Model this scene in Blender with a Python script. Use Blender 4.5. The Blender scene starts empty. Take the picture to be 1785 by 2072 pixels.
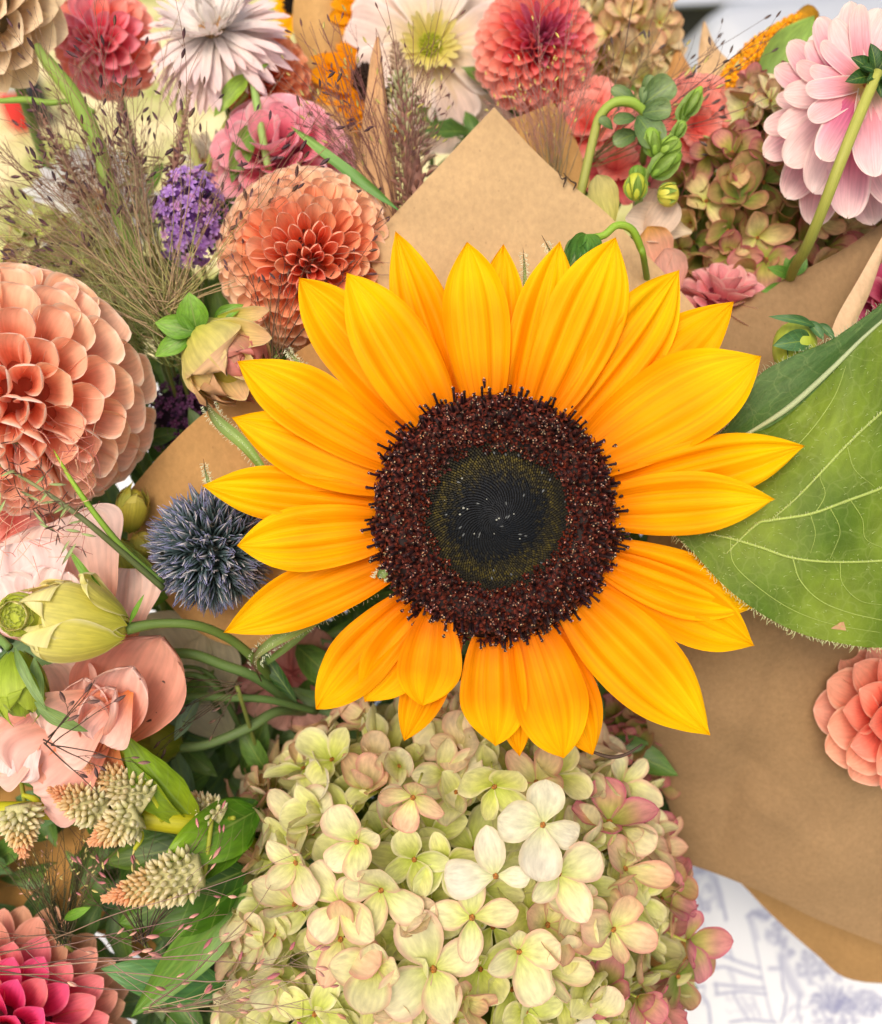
import bpy, math, random
import numpy as np
from mathutils import Matrix, Vector

# ---------------------------------------------------------------- camera, world, sun, exposure
U = 0.00014                      # one working unit in metres
PITCH = math.radians(50)
DC = 2000.0                      # distance from the lens to the sunflower, in working units
CAM = Vector((0, 0, 1.25))
FWD = Vector((0, math.cos(PITCH), -math.sin(PITCH)))
UPV = Vector((0, math.sin(PITCH), math.cos(PITCH)))
TOW = -FWD
ORI = CAM + FWD * DC * U
scene = bpy.context.scene
COL = scene.collection
cam_data = bpy.data.cameras.new('camera')
cam = bpy.data.objects.new('camera', cam_data)
COL.objects.link(cam)
cam.location = CAM
cam.rotation_euler = (math.radians(90) - PITCH, 0, 0)
cam_data.sensor_fit = 'HORIZONTAL'
cam_data.sensor_width = 36
cam_data.lens = 36 * DC / 1785.0
cam_data.clip_start = 0.01
cam_data.clip_end = 400
cam_data.dof.use_dof = True
cam_data.dof.focus_distance = (DC + 40) * U
cam_data.dof.aperture_fstop = 10
scene.camera = cam

SUN_EL, SUN_AZ = math.radians(64), math.radians(205)   # azimuth clockwise from +Y
world = bpy.data.worlds.new('World')
scene.world = world
world.use_nodes = True
wn = world.node_tree
wn.nodes.clear()
sky = wn.nodes.new('ShaderNodeTexSky')
sky.sky_type = 'NISHITA'
sky.sun_disc = False
sky.sun_elevation = SUN_EL
sky.sun_rotation = SUN_AZ
sky.air_density = 1.2
sky.dust_density = 9.0
sky.ozone_density = 0.6
bg = wn.nodes.new('ShaderNodeBackground')
bg.inputs['Strength'].default_value = 0.15
wo = wn.nodes.new('ShaderNodeOutputWorld')
wn.links.new(sky.outputs[0], bg.inputs[0])
wn.links.new(bg.outputs[0], wo.inputs[0])
sun_data = bpy.data.lights.new('sun', 'SUN')
sun_data.energy = 1.05
sun_data.angle = math.radians(24)
sun_data.color = (1.0, 0.93, 0.80)
sun = bpy.data.objects.new('sun', sun_data)
COL.objects.link(sun)
sdir = Vector((math.sin(SUN_AZ) * math.cos(SUN_EL), math.cos(SUN_AZ) * math.cos(SUN_EL), math.sin(SUN_EL)))
sun.rotation_euler = sdir.to_track_quat('Z', 'Y').to_euler()
sun.location = (0, 0, 6)
scene.view_settings.view_transform = 'Standard'
scene.view_settings.look = 'None'
scene.view_settings.exposure = 0.14
scene.view_settings.gamma = 1.0
scene.cycles.max_bounces = 8
scene.cycles.diffuse_bounces = 5
scene.cycles.transmission_bounces = 6
scene.cycles.transparent_max_bounces = 8

# ---------------------------------------------------------------- helpers
RX = Vector((1, 0, 0))
M = Matrix(((RX.x * U, UPV.x * U, TOW.x * U, ORI.x),
            (RX.y * U, UPV.y * U, TOW.y * U, ORI.y),
            (RX.z * U, UPV.z * U, TOW.z * U, ORI.z),
            (0, 0, 0, 1)))
R3 = Matrix(((1, 0, 0), (0, UPV.y, TOW.y), (0, UPV.z, TOW.z)))
DOWN = Vector((0, -math.cos(PITCH), -math.sin(PITCH)))     # world down in the working frame
MI = M.inverted()


def hx(h):
    h = h.lstrip('#')
    c = [int(h[i:i + 2], 16) / 255 for i in (0, 2, 4)]
    return np.array([x / 12.92 if x <= .04045 else ((x + .055) / 1.055) ** 2.4 for x in c])


def P(u, v, z=0.0):
    s = (DC - z) / DC
    return Vector(((u - 892.5) * s, (1036 - v) * s, z))


def SC(z):
    return (DC - z) / DC


def V3(a):
    return Vector((float(a[0]), float(a[1]), float(a[2])))


class MB:
    def __init__(s):
        s.v, s.f, s.c, s.t, s.n = [], [], [], [], 0

    def add(s, v, f, c=None, t=None):
        v = np.asarray(v, float)
        k = len(v)
        s.v.append(v)
        s.f += [tuple(int(i) + s.n for i in q) for q in f]
        c = np.ones((k, 3)) if c is None else np.broadcast_to(np.asarray(c, float), (k, 3))
        s.c.append(c)
        s.t.append(np.zeros((k, 3)) if t is None else np.asarray(t, float))
        s.n += k

    def addm(s, geo, mat4=None, tint=None):
        v, f, c, t = geo
        if mat4 is not None:
            m = np.array(mat4)
            v = v @ m[:3, :3].T + m[:3, 3]
        if tint is not None:
            c = c * np.asarray(tint)
        s.add(v, f, c, t)

    def geo(s):
        return np.vstack(s.v), s.f, np.vstack(s.c), np.vstack(s.t)

    def mesh(s, name, mat, smooth=True):
        me = bpy.data.meshes.new(name)
        v, f, c, t = s.geo()
        me.vertices.add(len(v))
        me.vertices.foreach_set('co', v.astype(np.float32).ravel())
        tot = np.array([len(q) for q in f], np.int32)
        st = np.zeros(len(f), np.int32)
        st[1:] = np.cumsum(tot)[:-1]
        me.loops.add(int(tot.sum()))
        me.loops.foreach_set('vertex_index', np.concatenate([np.array(q, np.int32) for q in f]) if len(set(tot)) > 1
                             else np.array(f, np.int32).ravel())
        me.polygons.add(len(f))
        me.polygons.foreach_set('loop_start', st)
        me.polygons.foreach_set('loop_total', tot)
        me.polygons.foreach_set('use_smooth', np.full(len(f), smooth))
        me.update(calc_edges=True)
        a = me.attributes.new('Col', 'FLOAT_COLOR', 'POINT')
        a.data.foreach_set('color', np.hstack([c, np.ones((len(c), 1))]).astype(np.float32).ravel())
        b = me.attributes.new('puv', 'FLOAT_VECTOR', 'POINT')
        b.data.foreach_set('vector', t.astype(np.float32).ravel())
        me.materials.append(mat)
        return me


def mesh_of(geo, name, mat, smooth=True):
    b = MB()
    b.addm(geo)
    return b.mesh(name, mat, smooth)


WM = {}                      # world matrices, kept so that nothing has to be evaluated


def thing(name, label, cat, loc, group=None, kind=None):
    """an Empty at the thing's base; loc in working units"""
    o = bpy.data.objects.new(name, None)
    o.empty_display_size = 0.01
    COL.objects.link(o)
    m = Matrix.Translation(M @ loc) @ R3.to_4x4()
    o.matrix_world = m
    WM[o.name] = m
    tag(o, label, cat, group, kind)
    return o


def tag(o, label=None, cat=None, group=None, kind=None):
    if label: o['label'] = label
    if cat: o['category'] = cat
    if group: o['group'] = group
    if kind: o['kind'] = kind
    return o


def part(name, me, parent, L=None, color=None, kind=None, label=None):
    """L: 4x4 in the working frame"""
    o = bpy.data.objects.new(name, me)
    COL.objects.link(o)
    w = M @ (L if L is not None else Matrix())
    if parent is not None:
        o.parent = parent
        o.matrix_basis = WM[parent.name].inverted() @ w
    else:
        o.matrix_world = w
    WM[o.name] = w
    if color is not None:
        o.color = (float(color[0]), float(color[1]), float(color[2]), 1)
    if kind: o['kind'] = kind
    if label: o['label'] = label
    return o


def frame(y, z, base, scale=1.0, sx=1.0, sz=1.0):
    """matrix whose +Y is y, +Z as near z as possible"""
    y = Vector(y).normalized()
    z = Vector(z)
    x = y.cross(z)
    if x.length < 1e-6:
        x = y.cross(Vector((.3, .9, .2)))
    x.normalize()
    z = x.cross(y)
    m = Matrix((x * scale * sx, y * scale, z * scale * sz)).transposed().to_4x4()
    m.translation = base
    return m


def anchor(b, t, nrm, wide=1.0, deep=1.0):
    b, t = Vector(b), Vector(t)
    return frame(t - b, nrm, b, (t - b).length, wide, deep)


def csamp(pts, n):
    """Catmull-Rom through pts, n samples"""
    p = np.asarray(pts, float)
    if p.ndim == 1:
        p = p[:, None]
    k = len(p)
    e = np.vstack([2 * p[0] - p[1], p, 2 * p[-1] - p[-2]])
    u = np.linspace(0, k - 1, n)
    i = np.minimum(u.astype(int), k - 2)
    f = (u - i)[:, None]
    a, b, c, d = e[i], e[i + 1], e[i + 2], e[i + 3]
    return 0.5 * ((2 * b) + (-a + c) * f + (2 * a - 5 * b + 4 * c - d) * f ** 2 + (-a + 3 * b - 3 * c + d) * f ** 3)


def grid_faces(nu, nv):
    return [(i * (nv + 1) + j, i * (nv + 1) + j + 1, (i + 1) * (nv + 1) + j + 1, (i + 1) * (nv + 1) + j)
            for i in range(nu) for j in range(nv)]


SHAPES = {
    'sun': [(0, .44), (.12, .62), (.3, .86), (.5, 1.0), (.66, .97), (.8, .74), (.9, .42), (.96, .17), (1, .0)],
    'sun2': [(0, .48), (.12, .68), (.3, .92), (.48, 1.0), (.64, .93), (.78, .70), (.9, .36), (.96, .14), (1, .0)],
    'round': [(0, .10), (.08, .22), (.25, .62), (.45, .92), (.65, 1.0), (.8, .92), (.9, .73), (.96, .48), (1, .06)],
    'oval': [(0, .10), (.1, .42), (.3, .88), (.5, 1.0), (.7, .93), (.85, .68), (.94, .42), (1, .04)],
    'tube': [(0, .50), (.2, .62), (.45, .85), (.65, 1.0), (.8, .98), (.9, .78), (.96, .5), (1, .08)],
    'scoop': [(0, .5), (.3, .66), (.55, .88), (.76, 1), (.88, .95), (.94, .80), (.975, .56), (1, .16)],
    'dahl': [(0, .35), (.2, .62), (.45, .95), (.62, 1.0), (.78, .86), (.9, .56), (.96, .3), (1, .03)],
    'strap': [(0, .6), (.2, .85), (.5, 1.0), (.75, .95), (.9, .7), (.97, .4), (1, .05)],
    'fan': [(0, .12), (.15, .3), (.4, .62), (.65, .9), (.82, 1.0), (.92, .93), (.98, .72), (1, .5)],
    'leaf': [(0, .05), (.08, .35), (.22, .78), (.38, 1.0), (.55, .95), (.72, .7), (.87, .36), (.95, .14), (1, .0)],
    'lance': [(0, .12), (.15, .6), (.35, .95), (.5, 1.0), (.7, .78), (.85, .45), (.95, .16), (1, .0)],
    'blade': [(0, .8), (.3, 1.0), (.6, .85), (.85, .45), (1, .0)],
}
SH = {k: (lambda a: (np.linspace(0, 1, 101), np.interp(np.linspace(0, 1, 101), a[:, 0], a[:, 1])))
      (csamp(v, 200)) for k, v in SHAPES.items()}


def petal(shape='sun', W=.4, nu=12, nv=6, roll=(0, 0), bend=(0, 0, 0), side=0.0, ripple=0.0, rfreq=3, ridge=0.0,
          ridges=3, cols=('#ffffff', '#ffffff', '#ffffff'), edge=None, edgew=.25, twist=0.0, notch=0.0, seed=0, crease=0.0,
          serr=0.0, serrn=12, ecol=None):
    """unit-length petal along +Y, face up +Z; returns geometry"""
    rs = np.random.RandomState(seed + 11)
    t = np.linspace(0, 1, nu + 1)
    t = t + .06 * np.sin(2 * np.pi * t) / np.pi * -1 * 0 + 0
    t = 1 - (1 - t) ** (1.6 if shape in ('scoop', 'round') else 1.25)
    w = np.interp(t, *SH[shape])
    s = np.linspace(-1, 1, nv + 1)
    ang = bend[0] + bend[1] * t + bend[2] * t ** 2
    dt = np.diff(t, prepend=0)
    am = np.concatenate([[ang[0]], (ang[1:] + ang[:-1]) / 2])
    yc = np.cumsum(np.cos(am) * dt)
    zc = np.cumsum(np.sin(am) * dt)
    T, S = np.meshgrid(t, s, indexing='ij')
    h = (W / 2 * w)[:, None]
    if serr:
        h = h * (1 - serr * (np.abs(((T * serrn) % 1) - .5)) * 2 * (np.abs(S) > .99))
    th = np.maximum(1e-3, np.interp(t, np.linspace(0, 1, len(roll)), roll))[:, None]
    R = h / th
    x = R * np.sin(S * th)
    zo = R * (1 - np.cos(S * th))
    ph = rs.rand(4) * 6.28
    if ripple:
        zo = zo + ripple * (np.sin(rfreq * 2 * np.pi * T + ph[0] + np.sign(S) * ph[1]) * S ** 2 +
                            .6 * np.sin(rfreq * 1.3 * S * np.pi + ph[2]) * T ** 3) * (w[:, None] * .7 + .3)
    if ridge:
        env = (np.sin(np.pi * np.clip(T, 0, 1)) ** .5)
        zo = zo + ridge * np.cos(S * np.pi * ridges) * env * w[:, None]
    if crease:
        zo = zo + crease * np.abs(S) * w[:, None] * W
    if twist:
        a = twist * T
        x, zo = x * np.cos(a) - zo * np.sin(a), x * np.sin(a) + zo * np.cos(a)
    x = x + side * T ** 2
    A = ang[:, None]
    y = yc[:, None] - zo * np.sin(A) - notch * (1 - np.abs(S)) ** 2 * T ** 6
    z = zc[:, None] + zo * np.cos(A)
    v = np.stack([x, y, z], -1).reshape(-1, 3)
    cc = np.array([hx(c) if isinstance(c, str) else c for c in cols])
    c = np.stack([np.interp(T.ravel(), np.linspace(0, 1, len(cc)), cc[:, k]) for k in range(3)], -1)
    if edge is not None:
        e = np.clip((np.maximum(np.abs(S), (T - .0) ** 3) - (1 - edgew)) / edgew, 0, 1).ravel()[:, None]
        c = c * (1 - e) + hx(edge) * e
    tt = np.stack([S.ravel(), T.ravel(), h.repeat(nv + 1, 1).ravel() if h.shape[1] == 1 else h.ravel()], -1)
    return v, grid_faces(nu, nv), c, tt


def tube(pts, r, sides=8, n=None, col=(1, 1, 1), cols=None, cap=True):
    """pts: list of xyz; r: number or list"""
    n = n or max(2, (len(pts) - 1) * 5 + 1)
    c = csamp(pts, n)
    rr = np.full(n, r, float) if np.isscalar(r) else np.maximum(csamp(r, n)[:, 0], 1e-3)
    tg = np.gradient(c, axis=0)
    tg /= np.linalg.norm(tg, axis=1, keepdims=True) + 1e-9
    ref = np.array([.31, .17, .93])
    if abs(tg[0] @ ref) > .95:
        ref = np.array([.9, .1, .2])
    nx = np.cross(tg, ref)
    nx /= np.linalg.norm(nx, axis=1, keepdims=True) + 1e-9
    ny = np.cross(tg, nx)
    a = np.linspace(0, 2 * np.pi, sides, endpoint=False)
    v = c[:, None, :] + rr[:, None, None] * (np.cos(a)[None, :, None] * nx[:, None, :] + np.sin(a)[None, :, None] * ny[:, None, :])
    v = v.reshape(-1, 3)
    f = [(i * sides + j, i * sides + (j + 1) % sides, (i + 1) * sides + (j + 1) % sides, (i + 1) * sides + j)
         for i in range(n - 1) for j in range(sides)]
    if cap and sides > 3:
        f.append(tuple(range(sides))[::-1])
        f.append(tuple((n - 1) * sides + j for j in range(sides)))
    T = np.repeat(np.linspace(0, 1, n), sides)
    if cols is not None:
        cc = np.array([hx(q) if isinstance(q, str) else q for q in cols])
        cl = np.stack([np.interp(T, np.linspace(0, 1, len(cc)), cc[:, k]) for k in range(3)], -1)
    else:
        cl = np.broadcast_to(np.asarray(hx(col) if isinstance(col, str) else col), (len(v), 3))
    S = np.tile(np.cos(a), n)
    return v, f, cl, np.stack([S * 2, T * 4, np.zeros(len(v))], -1)


def coons(bot, top, left=None, right=None, nu=20, nv=20, bulge=0.0, bdir=(0, 0, 1), rough=0.0, rscale=2, seed=1, col='#ffffff', creases=()):
    """patch between curves bot/top (left->right), left/right (bottom->top)"""
    B, T = csamp(bot, nu + 1), csamp(top, nu + 1)
    L = csamp(left, nv + 1) if left is not None else np.linspace(B[0], T[0], nv + 1)
    Rr = csamp(right, nv + 1) if right is not None else np.linspace(B[-1], T[-1], nv + 1)
    L[0], L[-1], Rr[0], Rr[-1] = B[0], T[0], B[-1], T[-1]
    u = np.linspace(0, 1, nu + 1)[None, :, None]
    v = np.linspace(0, 1, nv + 1)[:, None, None]
    G = (1 - v) * B[None] + v * T[None] + (1 - u) * L[:, None] + u * Rr[:, None] - (
        (1 - u) * (1 - v) * B[0] + u * (1 - v) * B[-1] + (1 - u) * v * T[0] + u * v * T[-1])
    G = G + bulge * np.sin(np.pi * u) ** .8 * np.sin(np.pi * v) ** .8 * np.asarray(bdir)
    if rough:
        rs = np.random.RandomState(seed)
        dz = 0
        for k in range(1, 5):
            a, b, p, q = rs.randn(4) * [rscale * k, rscale * k, 3, 3]
            dz = dz + np.sin(a * u * 3 + b * v * 3 + p) / k ** 1.1
        G = G + rough * dz * np.asarray(bdir)
    for (x0, y0, x1, y1, amp, wid) in creases:     # sharp folds along a line in the sheet's own coordinates
        ex, ey = x1 - x0, y1 - y0
        q = np.clip(((u - x0) * ex + (v - y0) * ey) / (ex * ex + ey * ey), 0, 1)
        dd = np.sqrt((u - x0 - q * ex) ** 2 + (v - y0 - q * ey) ** 2)
        G = G + amp * np.exp(-dd / wid) * np.sin(np.pi * np.clip(q * .96 + .02, 0, 1)) ** .5 * np.asarray(bdir)
    UU, VV = np.broadcast_arrays(u[..., 0], v[..., 0])
    t = np.stack([UU.ravel() * 2 - 1, VV.ravel(), np.zeros(UU.size)], -1)
    c = np.broadcast_to(hx(col), (UU.size, 3))
    return G.reshape(-1, 3), grid_faces(nv, nu), c, t


def blob(rx, ry, rz, nu=8, nv=10, col=(1, 1, 1), lump=0.0, seed=0, power=1.0):
    """ellipsoid along Y"""
    rs = np.random.RandomState(seed)
    a = np.linspace(0.02, np.pi - .02, nu + 1)
    b = np.linspace(0, 2 * np.pi, nv, endpoint=False)
    A, Bb = np.meshgrid(a, b, indexing='ij')
    r = 1 + lump * np.sin(3 * A + rs.rand() * 6) * np.sin(2 * Bb + rs.rand() * 6)
    v = np.stack([rx * r * np.sin(A) ** power * np.cos(Bb), -ry * np.cos(A), rz * r * np.sin(A) ** power * np.sin(Bb)], -1).reshape(-1, 3)
    f = [(i * nv + j, i * nv + (j + 1) % nv, (i + 1) * nv + (j + 1) % nv, (i + 1) * nv + j) for i in range(nu) for j in range(nv)]
    f = [q[::-1] for q in f] + [tuple(range(nv)), tuple(nu * nv + j for j in range(nv))[::-1]]
    c = np.broadcast_to(np.asarray(hx(col) if isinstance(col, str) else col), (len(v), 3))
    return v, f, c, np.stack([np.cos(Bb).ravel(), (A / np.pi).ravel(), np.zeros(A.size)], -1)


# ---------------------------------------------------------------- materials
def N(nt, typ, **kw):
    n = nt.nodes.new(typ)
    for k, v in kw.items():
        setattr(n, k, v)
    return n


def mat_petal(name, vein=.12, freq=9.0, along=1.2, transl=.3, rough=.55, mott=.08, bump=.3, sheen=0.0, spec=.3,
              mscale=7.0, tcol=(1, 1, 1), leaf=0.0, net=0.0, fuzz=0.0, leafn=7.0, veinc=(.55, .62, .30)):
    m = bpy.data.materials.new(name)
    m.use_nodes = True
    nt = m.node_tree
    nt.nodes.clear()
    out = N(nt, 'ShaderNodeOutputMaterial')
    pb = N(nt, 'ShaderNodeBsdfPrincipled')
    at = N(nt, 'ShaderNodeAttribute', attribute_name='Col')
    pu = N(nt, 'ShaderNodeAttribute', attribute_name='puv')
    oi = N(nt, 'ShaderNodeObjectInfo')
    mul = N(nt, 'ShaderNodeMix', data_type='RGBA', blend_type='MULTIPLY')
    mul.inputs[0].default_value = 1
    nt.links.new(at.outputs['Color'], mul.inputs[6])
    nt.links.new(oi.outputs['Color'], mul.inputs[7])
    # veins: noise stretched along the petal, converging with it
    mp = N(nt, 'ShaderNodeMapping')
    mp.inputs['Scale'].default_value = (freq, along, 1)
    nt.links.new(pu.outputs['Vector'], mp.inputs['Vector'])
    rnd = N(nt, 'ShaderNodeMath', operation='MULTIPLY')
    rnd.inputs[1].default_value = 37.0
    nt.links.new(oi.outputs['Random'], rnd.inputs[0])
    n1 = N(nt, 'ShaderNodeTexNoise', noise_dimensions='4D')
    n1.inputs['Scale'].default_value = 1
    n1.inputs['Detail'].default_value = 3
    nt.links.new(mp.outputs[0], n1.inputs['Vector'])
    nt.links.new(rnd.outputs[0], n1.inputs['W'])
    n2 = N(nt, 'ShaderNodeTexNoise', noise_dimensions='4D')
    n2.inputs['Scale'].default_value = mscale
    n2.inputs['Detail'].default_value = 4
    nt.links.new(pu.outputs['Vector'], n2.inputs['Vector'])
    nt.links.new(rnd.outputs[0], n2.inputs['W'])
    r1 = N(nt, 'ShaderNodeMapRange')
    r1.inputs['From Min'].default_value = .3
    r1.inputs['From Max'].default_value = .7
    r1.inputs['To Min'].default_value = 1 - vein * 1.6
    r1.inputs['To Max'].default_value = 1 + vein * .6
    nt.links.new(n1.outputs[0], r1.inputs[0])
    r2 = N(nt, 'ShaderNodeMapRange')
    r2.inputs['From Min'].default_value = .3
    r2.inputs['From Max'].default_value = .7
    r2.inputs['To Min'].default_value = 1 - mott * 1.5
    r2.inputs['To Max'].default_value = 1 + mott
    nt.links.new(n2.outputs[0], r2.inputs[0])
    mm = N(nt, 'ShaderNodeMath', operation='MULTIPLY')
    nt.links.new(r1.outputs[0], mm.inputs[0])
    nt.links.new(r2.outputs[0], mm.inputs[1])
    sc = N(nt, 'ShaderNodeVectorMath', operation='SCALE')
    nt.links.new(mul.outputs[2], sc.inputs[0])
    nt.links.new(mm.outputs[0], sc.inputs['Scale'])
    col = sc.outputs[0]
    hgt = n1.outputs[0]
    if leaf > 0:
        # midrib and side veins from the leaf's own coordinates
        sep = N(nt, 'ShaderNodeSeparateXYZ')
        nt.links.new(pu.outputs['Vector'], sep.inputs[0])
        ab = N(nt, 'ShaderNodeMath', operation='ABSOLUTE')
        nt.links.new(sep.outputs[0], ab.inputs[0])
        k1 = N(nt, 'ShaderNodeMath', operation='MULTIPLY_ADD')      # t*n - |s|*1.6
        k1.inputs[1].default_value = leafn
        nt.links.new(sep.outputs[1], k1.inputs[0])
        k0 = N(nt, 'ShaderNodeMath', operation='MULTIPLY')
        k0.inputs[1].default_value = -1.7
        nt.links.new(ab.outputs[0], k0.inputs[0])
        nt.links.new(k0.outputs[0], k1.inputs[2])
        fr = N(nt, 'ShaderNodeMath', operation='PINGPONG')
        fr.inputs[1].default_value = .5
        nt.links.new(k1.outputs[0], fr.inputs[0])
        v1 = N(nt, 'ShaderNodeMapRange')
        v1.inputs['From Min'].default_value = .0
        v1.inputs['From Max'].default_value = .07
        v1.inputs['To Min'].default_value = 1
        v1.inputs['To Max'].default_value = 0
        nt.links.new(fr.outputs[0], v1.inputs[0])
        v2 = N(nt, 'ShaderNodeMapRange')
        v2.inputs['From Min'].default_value = .02
        v2.inputs['From Max'].default_value = .06
        v2.inputs['To Min'].default_value = 1.6
        v2.inputs['To Max'].default_value = 0
        nt.links.new(ab.outputs[0], v2.inputs[0])
        mx = N(nt, 'ShaderNodeMath', operation='MAXIMUM')
        nt.links.new(v1.outputs[0], mx.inputs[0])
        nt.links.new(v2.outputs[0], mx.inputs[1])
        ml = N(nt, 'ShaderNodeMath', operation='MULTIPLY', use_clamp=True)
        ml.inputs[1].default_value = leaf
        nt.links.new(mx.outputs[0], ml.inputs[0])
        mv = N(nt, 'ShaderNodeMix', data_type='RGBA')
        nt.links.new(ml.outputs[0], mv.inputs[0])
        nt.links.new(col, mv.inputs[6])
        mv.inputs[7].default_value = (*veinc, 1)
        col = mv.outputs[2]
    if net:
        gp = N(nt, 'ShaderNodeNewGeometry')
        nz = N(nt, 'ShaderNodeTexNoise')
        nz.inputs['Scale'].default_value = 160
        nt.links.new(gp.outputs['Position'], nz.inputs['Vector'])
        mxv = N(nt, 'ShaderNodeMix', data_type='VECTOR')
        mxv.inputs[0].default_value = .006
        nt.links.new(gp.outputs['Position'], mxv.inputs[4])
        nt.links.new(nz.outputs['Color'], mxv.inputs[5])
        for sc_, amt in ((150, net), (520, net * .45)):
            vo = N(nt, 'ShaderNodeTexVoronoi', feature='DISTANCE_TO_EDGE')
            vo.inputs['Scale'].default_value = sc_
            nt.links.new(mxv.outputs[1], vo.inputs['Vector'])
            mr = N(nt, 'ShaderNodeMapRange')
            mr.inputs['From Min'].default_value = .0
            mr.inputs['From Max'].default_value = .045 if sc_ < 300 else .09
            mr.inputs['To Min'].default_value = amt
            mr.inputs['To Max'].default_value = 0
            nt.links.new(vo.outputs['Distance'], mr.inputs[0])
            mv2 = N(nt, 'ShaderNodeMix', data_type='RGBA')
            nt.links.new(mr.outputs[0], mv2.inputs[0])
            nt.links.new(col, mv2.inputs[6])
            mv2.inputs[7].default_value = (.42, .50, .18, 1)
            col = mv2.outputs[2]
    nt.links.new(col, pb.inputs['Base Color'])
    pb.inputs['Roughness'].default_value = rough
    pb.inputs['Specular IOR Level'].default_value = spec
    if sheen:
        pb.inputs['Sheen Weight'].default_value = sheen
        pb.inputs['Sheen Roughness'].default_value = .4
    if bump:
        bp = N(nt, 'ShaderNodeBump')
        bp.inputs['Strength'].default_value = bump
        bp.inputs['Distance'].default_value = .0004
        nt.links.new(hgt, bp.inputs['Height'])
        nt.links.new(bp.outputs[0], pb.inputs['Normal'])
    if transl > 0:
        tr = N(nt, 'ShaderNodeBsdfTranslucent')
        gm = N(nt, 'ShaderNodeMix', data_type='RGBA', blend_type='MULTIPLY')
        gm.inputs[0].default_value = 1
        gm.inputs[7].default_value = (*tcol, 1)
        nt.links.new(col, gm.inputs[6])
        nt.links.new(gm.outputs[2], tr.inputs[0])
        mi = N(nt, 'ShaderNodeMixShader')
        mi.inputs[0].default_value = transl
        nt.links.new(pb.outputs[0], mi.inputs[1])
        nt.links.new(tr.outputs[0], mi.inputs[2])
        nt.links.new(mi.outputs[0], out.inputs[0])
    else:
        nt.links.new(pb.outputs[0], out.inputs[0])
    return m


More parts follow.
